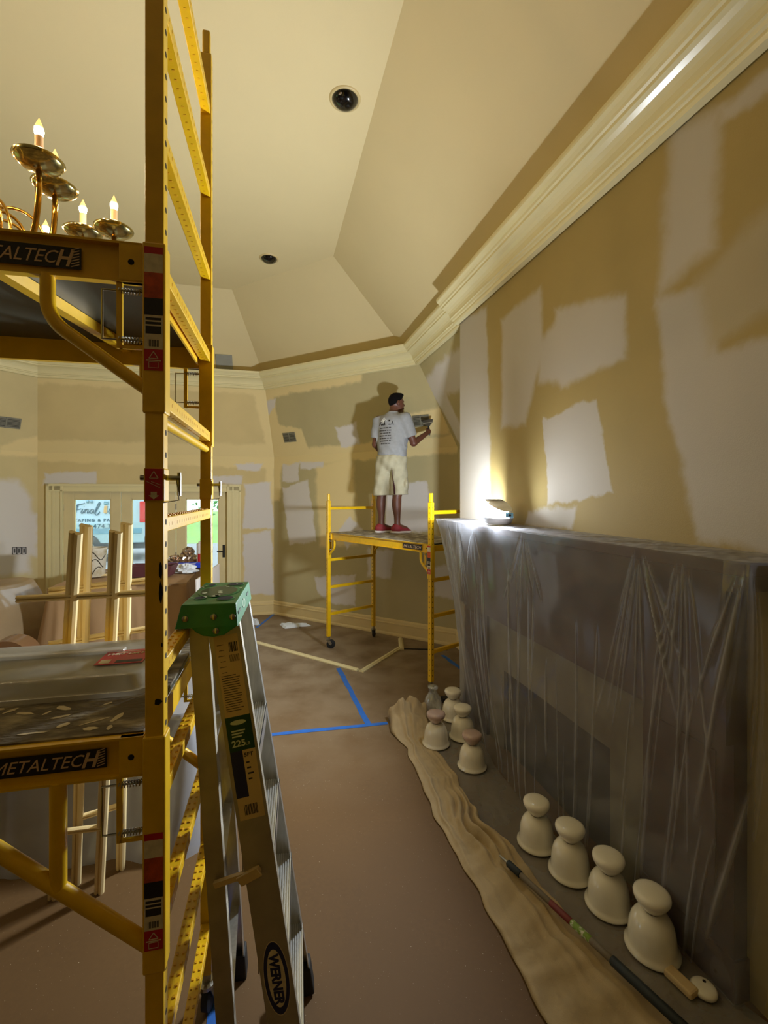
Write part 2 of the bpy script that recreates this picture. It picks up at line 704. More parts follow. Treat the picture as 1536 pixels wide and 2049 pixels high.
def fmix(fac, a, b):
    m = nt.nodes.new('ShaderNodeMix')
    m.data_type = 'RGBA'
    nt.links.new(fac, m.inputs['Factor'])
    for i, x in ((6, a), (7, b)):
        if isinstance(x, tuple):
            m.inputs[i].default_value = x
        else:
            nt.links.new(x, m.inputs[i])
    return m.outputs[2]


def framp(val, a, b, c=0.0, d=1.0):
    m = nt.nodes.new('ShaderNodeMapRange')
    m.inputs['From Min'].default_value = a
    m.inputs['From Max'].default_value = b
    m.inputs['To Min'].default_value = c
    m.inputs['To Max'].default_value = d
    nt.links.new(val, m.inputs['Value'])
    return m.outputs[0]


base = fmix(framp(fnoise(1.4), 0.35, 0.65), rgb(95, 68, 33), rgb(106, 77, 39))
base = fmix(framp(fnoise(45, 3), 0.4, 0.62), base, rgb(101, 73, 36))
# plaster dust trodden in around the working corner
sep = nt.nodes.new('ShaderNodeVectorMath')
sep.operation = 'DISTANCE'
nt.links.new(g.outputs['Position'], sep.inputs[0])
sep.inputs[1].default_value = (-0.6, 6.2, 0)
dm = nt.nodes.new('ShaderNodeMath')
dm.operation = 'MULTIPLY'
nt.links.new(framp(sep.outputs['Value'], 3.4, 1.0), dm.inputs[0])
nt.links.new(framp(fnoise(3.2, 6), 0.3, 0.6, 0.35, 1.0), dm.inputs[1])
base = fmix(dm.outputs[0], base, rgb(150, 131, 104))
base = fmix(framp(fnoise(160, 1), 0.76, 0.8), base, rgb(205, 190, 165))
nt.links.new(base, bs.inputs['Base Color'])
bp = nt.nodes.new('ShaderNodeBump')
bp.inputs['Strength'].default_value = 0.12
bp.inputs['Distance'].default_value = 0.01
nt.links.new(fnoise(7), bp.inputs['Height'])
nt.links.new(bp.outputs['Normal'], bs.inputs['Normal'])
MATS['floor_paper'] = fl
mb = MB()
lo = [R(*x) for x in (F_, (1.785, BRK), (2.35, BRK), A, B, C_, D_, E_)]
mb.add(lo, [tuple(range(len(lo)))])
struct(mb.build('floor', 'floor_paper'), 'brown builders paper covering the whole floor', 'floor')


def wall(name, P0, P1, U0, U1, m, holes=None):
    mb = MB()
    a, b = R(*P0), R(*P1)
    up = Vector((0, 0, 1))
    if holes is None:
        mb.add([a, b, b + up * EAVE, a + up * EAVE], [(0, 1, 2, 3)])
    else:
        s0, s1, zt = holes
        d = (b - a)
        L_ = d.length
        d.normalize()
        h0, h1 = a + d * s0, a + d * s1
        mb.add([a, h0, h0 + up * EAVE, a + up * EAVE], [(0, 1, 2, 3)])
        mb.add([h1, b, b + up * EAVE, h1 + up * EAVE], [(0, 1, 2, 3)])
        mb.add([h0 + up * zt, h1 + up * zt, h1 + up * EAVE, h0 + up * EAVE], [(0, 1, 2, 3)])
    mb.add([a + up * EAVE, b + up * EAVE, R(*U1, CORN + 0.06), R(*U0, CORN + 0.06)], [(0, 1, 2, 3)])
    return struct(mb.build(name, m))


# ---- painter's wall (45 degrees)
hit, ax = wall_plane(A, B, A2, B2)
paint_mat('paint_back_right', KHAKI, ax, polys(hit, [
    ([(510, 905), (930, 868), (930, 905), (510, 937)], YEL, 0.03),           # eave joint
    ([(505, 745), (530, 745), (575, 912), (540, 912)], YEL, 0.03),           # corner joint, slope
    ([(545, 905), (562, 905), (560, 1000), (545, 1000)], YEL, 0.03),         # corner joint, wall
    ([(510, 745), (720, 700), (720, 762), (510, 800)], YEL, 0.03),           # under the cornice
    ([(545, 850), (600, 856), (622, 908), (550, 910)], YEL, 0.02),           # round the vent
    ([(800, 830), (880, 815), (900, 868), (810, 872)], YEL, 0.03),
    ([(630, 930), (705, 915), (715, 1090), (640, 1095)], YEL, 0.05),
    ([(668, 856), (712, 846), (720, 888), (682, 896)], WHT, 0.02),
    ([(527, 800), (548, 796), (546, 815), (537, 832), (529, 830)], WHT, 0.02),
    ([(564, 978), (617, 959), (632, 1084), (578, 1089)], WHT, 0.02),
    ([(564, 928), (598, 928), (598, 963), (564, 964)], WHT, 0.02),
    ([(598, 925), (646, 923), (644, 935), (602, 940)], WHT, 0.02),
    ([(629, 1154), (709, 1149), (711, 1214), (670, 1210), (636, 1186)], WHT, 0.02),
    ([(769, 968), (854, 964), (858, 1063), (772, 1074)], WHT, 0.02),
    ([(678, 1063), (701, 1033), (728, 1063), (694, 1098)], WHT, 0.02),
    ([(735, 1098), (786, 1104), (781, 1156), (735, 1152)], WHT, 0.025),
    ([(868, 1135), (925, 1124), (930, 1206), (868, 1193)], WHT, 0.025),
]))
wall('wall_back_right', A, B, A2, B2, 'paint_back_right')
# ---- recess wall beside the chimney breast
hit, ax = wall_plane((2.35, BRK), A, (1.82, BRK), A2)
paint_mat('paint_right', KHAKI, ax, polys(hit, [
    ([(838, 770), (900, 700), (922, 700), (922, 780), (870, 800)], WHT, 0.04),
    ([(868, 795), (890, 790), (935, 880), (920, 890)], WHT, 0.03),
]))
wall('wall_right', (2.35, BRK), A, (1.82, BRK), A2, 'paint_right')
# ---- wall with the glazed doors
hit, ax = wall_plane(B, C_, B2, C2)
paint_mat('paint_back', rgb(214, 192, 138), ax, polys(hit, [
    ([(60, 880), (560, 890), (560, 938), (60, 922)], YEL, 0.03),
    ([(500, 770), (530, 770), (562, 900), (535, 900)], YEL, 0.03),
    ([(60, 735), (540, 752), (540, 790), (60, 765)], YEL, 0.03),
    ([(545, 905), (530, 905), (533, 1000), (549, 1000)], YEL, 0.03),
    ([(489, 969), (540, 964), (550, 1057), (487, 1058)], WHT, 0.02),
    ([(487, 1070), (542, 1060), (549, 1190), (489, 1188)], WHT, 0.02),
    ([(470, 928), (526, 928), (520, 942), (475, 940)], WHT, 0.02),
    ([(88, 948), (192, 944), (195, 967), (88, 970)], WHT, 0.02),
    ([(400, 950), (485, 954), (485, 968), (400, 968)], WHT, 0.02),
]))
DOOR0, DOOR1 = -2.93, -0.60           # opening in p
wall('wall_back', B, C_, B2, C2, 'paint_back', holes=(0.104 - DOOR1, 0.104 - DOOR0, 2.0))
# ---- left diagonal wall, left wall, wall behind the camera
hit, ax = wall_plane(C_, D_, C2, D2)
paint_mat('paint_back_left', rgb(208, 190, 140), ax, polys(hit, [
    ([(40, 880), (90, 870), (90, 912), (0, 912), (0, 890)], YEL, 0.03),
    ([(-60, 958), (40, 962), (62, 1000), (60, 1145), (-60, 1160)], WHT, 0.06),
    ([(-60, 1010), (76, 1030), (76, 1110), (-60, 1130)], WHT, 0.05),
]))
wall('wall_back_left', C_, D_, C2, D2, 'paint_back_left')
paint_mat('paint_plain', KHAKI, (1, 0, 0), [])
wall('wall_left', D_, E_, D2, E2, 'paint_plain', holes=(0.9, 2.4, 2.0))
wn = bpy.data.objects.new('window_1', None)
COL.objects.link(wn)
struct(wn, 'tall glazed garden window in the left wall', 'window')
_RM = Matrix(((CA, -SA, 0, 0), (SA, CA, 0, 0), (0, 0, 1, 0), (0, 0, 0, 1)))
wq0, wq1 = D_[1] - 2.4, D_[1] - 0.9
mbw = MB()
for qa, qb, za, zb in ((wq0, wq1, 1.9, 2.0), (wq0, wq1, 0.0, 0.25)):
    mbw.box((D_[0] - 0.06, qa, za), (D_[0] + 0.01, qb, zb), _RM)
for k in range(4):
    qm = wq0 + (wq1 - wq0) * k / 3
    mbw.box((D_[0] - 0.06, max(wq0, qm - 0.06), 0.25), (D_[0] + 0.01, min(wq1, qm + 0.06), 1.9), _RM)
mbw.build('window_frame', 'door_paint', wn)
for k in range(3):
    qa, qb = wq0 + (wq1 - wq0) * k / 3 + 0.06, wq0 + (wq1 - wq0) * (k + 1) / 3 - 0.06
    MB().box((D_[0] - 0.03, qa, 0.25), (D_[0] - 0.026, qb, 1.9), _RM).build('glass_pane', 'glass_clear', wn)
mb = MB()
e0, f0 = R(*E_), R(2.5, -5.0)
mb.add([e0, f0, f0 + Vector((0, 0, 4.9)), e0 + Vector((0, 0, 4.9))], [(0, 1, 2, 3)])
struct(mb.build('wall_front', 'paint_plain'))


# ---- chimney breast
def bhit(u, v):
    d = ray(u, v)
    n = RD(1, 0)
    t = (R(BP, 0) - Vector((0, 0, 0))).dot(n) / d.dot(n)
    P = Vector((0, 0, CAMH)) + d * t
    return (P.dot(RD(0, 1)), P.z)


PW = rgb(188, 180, 168)
paint_mat('paint_chimney', TAN, RD(0, 1), polys(bhit, [
    ([(915, 640), (972, 618), (978, 800), (980, 1045), (915, 1042)], PW, 0.03),
    ([(1003, 640), (1082, 575), (1086, 700), (1050, 850), (1004, 855)], PW, 0.035),
    ([(1075, 690), (1130, 620), (1135, 770), (1080, 760)], PW, 0.04),
    ([(1110, 620), (1252, 585), (1252, 715), (1125, 775)], PW, 0.035),
    ([(1086, 836), (1196, 798), (1222, 985), (1095, 1012)], PW, 0.012),
    ([(1058, 1018), (1152, 1014), (1146, 1058), (1050, 1050)], PW, 0.02),
    ([(1345, 260), (1440, 215), (1425, 500), (1318, 590)], PW, 0.05),
    ([(1440, 215), (1640, 60), (1640, 120), (1440, 250)], PW, 0.03),
    ([(1310, 600), (1440, 560), (1440, 1090), (1395, 1070), (1328, 790)], PW, 0.03),
    ([(1420, 720), (1640, 640), (1640, 1130), (1400, 1080)], PW, 0.03),
    ([(1400, 560), (1640, 300), (1640, 560), (1420, 700)], rgb(180, 166, 136), 0.05),
]), amp=0.03)
mb = MB()
a, b, c = R(BP, -5.0), R(BP, BRK), R(2.36, BRK)
up = Vector((0, 0, 3.72))
mb.add([a, b, b + up, a + up], [(0, 1, 2, 3)])
mb.add([b, c, c + up, b + up], [(0, 1, 2, 3)])
struct(mb.build('wall_chimney', 'paint_chimney'))

# ---- ceiling: sloping panels up to a flat tray
ZF = 4.72
flat = [(0.745, -3.95), (0.745, 5.375), (-0.467, 6.587), (-2.665, 6.587), (-3.877, 5.375), (-3.877, -3.95)]


def offs(poly, d):
    n = len(poly)
    out = []
    for i in range(n):
        p0, p1, p2 = Vector(poly[i - 1]), Vector(poly[i]), Vector(poly[(i + 1) % n])
        n1 = Vector(((p1 - p0).y, -(p1 - p0).x)).normalized()
        n2 = Vector(((p2 - p1).y, -(p2 - p1).x)).normalized()
        bi = (n1 + n2)
        bi = bi / bi.dot(n1)
        out.append(tuple(p1 + bi * d))
    return out


lowp = offs(flat, 1.13)
mb = MB()
fv = [R(*x, ZF) for x in flat]
lv = [R(*x, ZF - 1.13 / 1.105) for x in lowp]
n = len(flat)
mb.add(fv + lv, [tuple(range(n))] + [(i, (i + 1) % n, n + (i + 1) % n, n + i) for i in range(n)])
struct(mb.build('ceiling', 'ceiling_paint'), 'cream tray ceiling with sloping panels', 'ceiling')

# ---- cornice
PROF = [(-0.02, 3.565), (0.022, 3.565), (0.03, 3.58), (0.03, 3.594), (0.044, 3.598), (0.05, 3.612), (0.062, 3.615), (0.064, 3.632),
        (0.070, 3.650), (0.082, 3.668), (0.100, 3.684), (0.124, 3.695), (0.146, 3.700), (0.148, 3.716), (0.162, 3.720),
        (0.168, 3.733), (0.182, 3.748), (0.198, 3.760), (0.202, 3.772), (0.202, 3.79), (-0.32, 3.79)]


def cornice(name, P0, P1, t0, t1, scale=1.0):
    """run from P0 to P1 (room pq); inward is to the left of the run. t0,t1: mitre (shift along the run per unit offset)"""
    p0, p1 = Vector(P0), Vector(P1)
    d = (p1 - p0).normalized()
    nrm = Vector((-d.y, d.x))
    mb = MB()
    r0 = [R(*(p0 + nrm * o * scale + d * (t0 * o * scale)), z) for o, z in PROF]
    r1 = [R(*(p1 + nrm * o * scale - d * (t1 * o * scale)), z) for o, z in PROF]
    k = len(PROF)
    mb.add(r0 + r1, [(i, i + 1, k + i + 1, k + i) for i in range(k - 1)] + [tuple(range(k)), tuple(reversed(range(k, 2 * k)))])
    return struct(mb.build(name, 'cornice_paint'))


T45 = math.tan(math.radians(22.5))
cornice('trim_1', (BP - 0.03, -5.0), (BP - 0.03, BRK + 0.03), 0, 0)
cornice('trim_2', (1.82, BRK + 0.02), A2, 0, T45)
cornice('trim_3', A2, B2, T45, T45)
cornice('trim_4', B2, C2, T45, T45)
cornice('trim_5', C2, D2, T45, T45)
cornice('trim_6', D2, E2, T45, 0)


# ---- baseboards
def baseboard(name, P0, P1):
    prof = [(0, 0), (0.032, 0), (0.032, 0.02), (0.024, 0.035), (0.018, 0.04), (0.018, 0.15), (0.026, 0.155), (0.026, 0.168),
            (0.018, 0.175), (0.016, 0.2), (0.008, 0.215), (0, 0.22)]
    p0, p1 = Vector(P0), Vector(P1)
    d = (p1 - p0).normalized()
    nrm = Vector((-d.y, d.x))
    mb = MB()
    r0 = [R(*(p0 + nrm * o), z) for o, z in prof]
    r1 = [R(*(p1 + nrm * o), z) for o, z in prof]
    k = len(prof)
    mb.add(r0 + r1, [(i, i + 1, k + i + 1, k + i) for i in range(k - 1)] + [tuple(range(k)), tuple(reversed(range(k, 2 * k)))])
    return struct(mb.build(name, 'base_paint'))


baseboard('baseboard_back_right', A, B)
baseboard('baseboard_back', B, (DOOR1 + 0.19, B[1]))
baseboard('baseboard_back_left', C_, D_)
baseboard('baseboard_left', D_, E_)
baseboard('baseboard_right', (2.35, BRK), A)
baseboard('baseboard_chimney', (BP, -5.0), (BP, 1.2))

# ---- glazed doors in the back wall
YQ = B[1]
mb = MB()


def casing(x0, x1, z0, z1):
    """moulded flat casing on the wall face, stepped"""
    M = Matrix(((CA, -SA, 0, 0), (SA, CA, 0, 0), (0, 0, 1, 0), (0, 0, 0, 1)))
    mb = MB()
    mb.box((x0, YQ - 0.018, z0), (x1, YQ + 0.02, z1), M)
    w_, h_ = x1 - x0, z1 - z0
    if h_ > w_:
        mb.box((x0, YQ - 0.034, z0), (x0 + 0.035, YQ, z1), M)
        mb.box((x1 - 0.03, YQ - 0.028, z0), (x1, YQ, z1), M)
        mb.box((x0 + 0.075, YQ - 0.024, z0), (x0 + 0.10, YQ, z1), M)
    else:
        mb.box((x0, YQ - 0.034, z1 - 0.035), (x1, YQ, z1), M)
        mb.box((x0, YQ - 0.028, z0), (x1, YQ, z0 + 0.02), M)
    return mb


struct(casing(DOOR0 - 0.19, DOOR0 + 0.02, 0, 2.10).build('trim_7', 'trim_paint'))
struct(casing(DOOR1 - 0.02, DOOR1 + 0.19, 0, 2.10).build('trim_8', 'trim_paint'))
struct(casing(DOOR0 - 0.19, DOOR1 + 0.19, 1.985, 2.10).build('trim_9', 'trim_paint'))
RM = Matrix(((CA, -SA, 0, 0), (SA, CA, 0, 0), (0, 0, 1, 0), (0, 0, 0, 1)))
dw = (DOOR1 - DOOR0 - 0.02) / 3
for i in range(3):
    x0 = DOOR0 + 0.01 + i * dw + 0.004
    x1 = x0 + dw - 0.008
    st = 0.135
    e = bpy.data.objects.new('door_%d' % (i + 1), None)
    COL.objects.link(e)
    struct(e, ['cream glazed door beside the left casing, van seen through it', 'cream glazed middle door leaf with black handle',
               'cream glazed door leaf with green garden behind it'][i], 'door')
    mb = MB()
    y0, y1 = YQ + 0.03, YQ + 0.075
    mb.box((x0, y0, 0.01), (x0 + st, y1, 1.985), RM)
    mb.box((x1 - st, y0, 0.01), (x1, y1, 1.985), RM)
    mb.box((x0 + st, y0, 1.875), (x1 - st, y1, 1.985), RM)
    mb.box((x0 + st, y0, 0.01), (x1 - st, y1, 0.28), RM)
    mb.build('door_frame', 'door_paint', e, bevel=0.003)
    mb = MB()
    for (a0, a1, b0, b1) in ((x0 + st, x0 + st + 0.015, 0.28, 1.875), (x1 - st - 0.015, x1 - st, 0.28, 1.875),
                             (x0 + st, x1 - st, 1.86, 1.875), (x0 + st, x1 - st, 0.28, 0.295)):
        mb.box((a0, y0 + 0.006, b0), (a1, y1 - 0.006, b1), RM)
    mb.build('glazing_bead', 'door_paint', e)
    mb = MB()
    mb.box((x0 + st, YQ + 0.05, 0.28), (x1 - st, YQ + 0.055, 1.875), RM)
    mb.build('glass_pane', 'glass_clear', e)
    hx = x1 - 0.06 if i != 1 else x0 + 0.06
    mb = MB()
    mb.box((hx - 0.018, y0 - 0.008, 0.94), (hx + 0.018, y0, 1.14), RM)
    mb.tube([RM @ Vector((hx, y0, 1.04)), RM @ Vector((hx, y0 - 0.05, 1.04)), RM @ Vector((hx - 0.1, y0 - 0.05, 1.04))], 0.009, 8)
    mb.build('door_handle', 'black_plastic', e)
    for hz in (0.25, 1.0, 1.75):
        mb = MB()
        xh = x0 if i != 1 else x1
        mb.cyl(RM @ Vector((xh, y0 - 0.004, hz - 0.045)), RM @ Vector((xh, y0 - 0.004, hz + 0.045)), 0.008, 8)
        mb.build('hinge', 'alu_dull', e)
# jamb lining
mb = MB()
mb.box((DOOR0 - 0.01, YQ, 0), (DOOR0 + 0.01, YQ + 0.14, 2.0), RM)
mb.box((DOOR1 - 0.01, YQ, 0), (DOOR1 + 0.01, YQ + 0.14, 2.0), RM)
mb.box((DOOR0 - 0.01, YQ, 1.985), (DOOR1 + 0.01, YQ + 0.14, 2.005), RM)
struct(mb.build('trim_10', 'trim_paint'))


# ---- recessed ceiling lights, vents, speaker panel, sockets
def can(u, v, label):
    d = ray(u, v)
    t = (ZF - CAMH) / d.z
    c = Vector((d.x * t, d.y * t, ZF))
    e = thing('recessed_light', label, 'ceiling light', c, 0, 'recessed lights in the tray ceiling')
    mb = MB()
    mb.lathe([(0.085, -0.001), (0.092, -0.008), (0.108, -0.008), (0.112, 0.0)], 32, cap=False)
    mb.build('trim_ring', 'can_ring', e, smooth=True)
    mb = MB()
    mb.lathe([(0.093, -0.006), (0.09, -0.014), (0.078, -0.03), (0.055, -0.045), (0.03, -0.052), (0.003, -0.054)], 32)
    mb.build('black_dome', 'can_black', e, smooth=True)
    return e


can(690, 198, 'round black recessed light in the flat ceiling, away from the sloping corner')
can(538, 517, 'round black recessed light in the flat ceiling near the sloping corner')


def on_wall(hit_pt, ax, nrm):
    return None


def slope_frame(P0, P1, U0, U1, u, v):
    p0, p1 = R(*P0), R(*P1)
    ax = (p1 - p0).normalized()
    e0, u0 = R(*P0, EAVE), R(*U0, CORN)
    # exact slope direction perpendicular to ax
    ns = ax.cross(u0 - e0).normalized()
    d = ray(u, v)
    o = Vector((0, 0, CAMH))
    t = (e0 - o).dot(ns) / d.dot(ns)
    P = o + d * t
    if ns.dot(o - P) < 0:
        ns = -ns
    upv = ns.cross(ax)
    if upv.z < 0:
        ax = -ax
        upv = ns.cross(ax)
    return P, ax, upv, ns


def vent(P0, P1, U0, U1, u, v, w_, h_, label):
    P, ax, upv, ns = slope_frame(P0, P1, U0, U1, u, v)
    M = basis(P, ax, upv, ns)
    e = thing('air_vent', label, 'vent', (0, 0, 0), 0, 'air vents in the sloping walls')
    mb = MB()
    mb.box((-w_ / 2, -h_ / 2, 0), (w_ / 2, h_ / 2, 0.004), M)
    mb.build('face_plate', 'vent_grey', e)
    mb = MB()
    mb.box((-w_ / 2 + 0.015, -h_ / 2 + 0.015, 0.003), (w_ / 2 - 0.015, h_ / 2 - 0.015, 0.006), M)
    mb.build('duct_opening', 'vent_dark', e)
    n_ = 7
    for i in range(n_):
        yy = -h_ / 2 + 0.02 + (h_ - 0.04) * i / (n_ - 1)
        mb = MB()
        mb.box((-w_ / 2 + 0.015, yy - 0.005, 0.005), (w_ / 2 - 0.015, yy + 0.004, 0.011), M)
        mb.build('slat', 'vent_grey', e)
    mb = MB()
    mb.box((-0.008, -h_ / 2, 0.004), (0.008, h_ / 2, 0.013), M)
    mb.build('centre_bar', 'vent_grey', e)


vent(A, B, A2, B2, 579, 875, 0.25, 0.15, 'grey louvred air vent in the sloping wall beside the corner joint')
vent(A, B, A2, B2, 842, 842, 0.24, 0.15, 'grey louvred air vent in front of the plasterer')
vent(C_, D_, C2, D2, 12, 845, 0.34, 0.15, 'grey louvred air vent in the far left sloping wall')

# grey flat panel on the sloping ceiling above the glazed doors
ca_, cb_ = R(*flat[2], ZF), R(*flat[3], ZF)
lo_ = R(*lowp[2], ZF - 1.13 / 1.105)
axp = (ca_ - cb_).normalized()
ns_ = axp.cross(lo_ - ca_).normalized()
if ns_.z > 0:
    ns_ = -ns_
d = ray(449, 731)
t = (ca_ - Vector((0, 0, CAMH))).dot(ns_) / d.dot(ns_)
P = Vector((0, 0, CAMH)) + d * t
mb = MB()
M = basis(P, axp, ns_.cross(axp), ns_)
mb.box((-0.12, -0.19, 0), (0.12, 0.19, 0.02), M)
tag(mb.build('ceiling_speaker', 'speaker_grey', bevel=0.006), 'grey rectangular speaker panel on the sloping ceiling over the doors', 'speaker')

# bare electrical boxes on the left wall
hit, ax = wall_plane(C_, D_, C2, D2)
nw = ax.cross(Vector((0, 0, 1)))
for k, u in enumerate((29, 38, 48)):
    dd = ray(u, 1102)
    o = Vector((0, 0, CAMH))
    t = (R(*C_) - o).dot(nw) / dd.dot(nw)
    P = o + dd * t
    nn = nw if nw.dot(o - P) > 0 else -nw
    a2 = Vector((0, 0, 1)).cross(nn)
    M = basis(P, a2, (0, 0, 1), nn)
    e = thing('switch_box', ['open switch box nearest the wall corner of the row', 'open switch box in the middle of the row of three',
                             'open switch box at the far end of the row from the corner'][2 - k], 'switch box', (0, 0, 0), 0, 'open switch boxes on the left wall')
    mb = MB()
    mb.box((-0.028, -0.05, 0), (-0.02, 0.05, 0.006), M)
    mb.box((0.02, -0.05, 0), (0.028, 0.05, 0.006), M)
    mb.box((-0.028, 0.042, 0), (0.028, 0.05, 0.006), M)
    mb.box((-0.028, -0.05, 0), (0.028, -0.042, 0.006), M)
    mb.build('box_rim', 'outlet_dark', e)
    mb = MB()
    mb.box((-0.01, -0.03, 0.0), (0.008, 0.034, 0.008), M)
    mb.build('wire_bundle', 'outlet_dark', e)

# ================================================================== SCAFFOLDS
def caster(parent, x, y, ztop, sw=0.0):
    """swivel caster under a post"""
    e = MB()
    e.lathe([(0.016, ztop - 0.05), (0.016, ztop + 0.03)], 10, Matrix.Translation((x, y, 0)))
    e.lathe([(0.03, ztop - 0.05), (0.032, ztop - 0.035), (0.02, ztop - 0.03)], 14, Matrix.Translation((x, y, 0)))
    c, s = math.cos(sw), math.sin(sw)
    wx, wy, r = x + 0.03 * c, y + 0.03 * s, 0.055
    for sd in (-1, 1):
        ox, oy = -s * 0.022 * sd, c * 0.022 * sd
        e.bar((x + ox, y + oy, ztop - 0.045), (wx + ox, wy + oy, r), 0.004, 0.035, up=(c, s, 0))
    o = e.build('caster_fork', 'steel', parent)
    t = MB()
    prof = [(r - 0.012, -0.016), (r, -0.012), (r, 0.012), (r - 0.012, 0.016)]
    M = Matrix.Translation((wx, wy, r)) @ Matrix.Rotation(sw, 4, 'Z') @ Matrix.Rotation(PI / 2, 4, 'X')
    t.lathe(prof, 20, M)
    t.build('caster_wheel', 'black_rubber', o, smooth='auto')
    b = MB()
    b.cyl((wx - s * 0.03, wy + c * 0.03, r), (wx + s * 0.03, wy - c * 0.03, r), 0.01, 8)
    b.build('axle', 'steel', o)


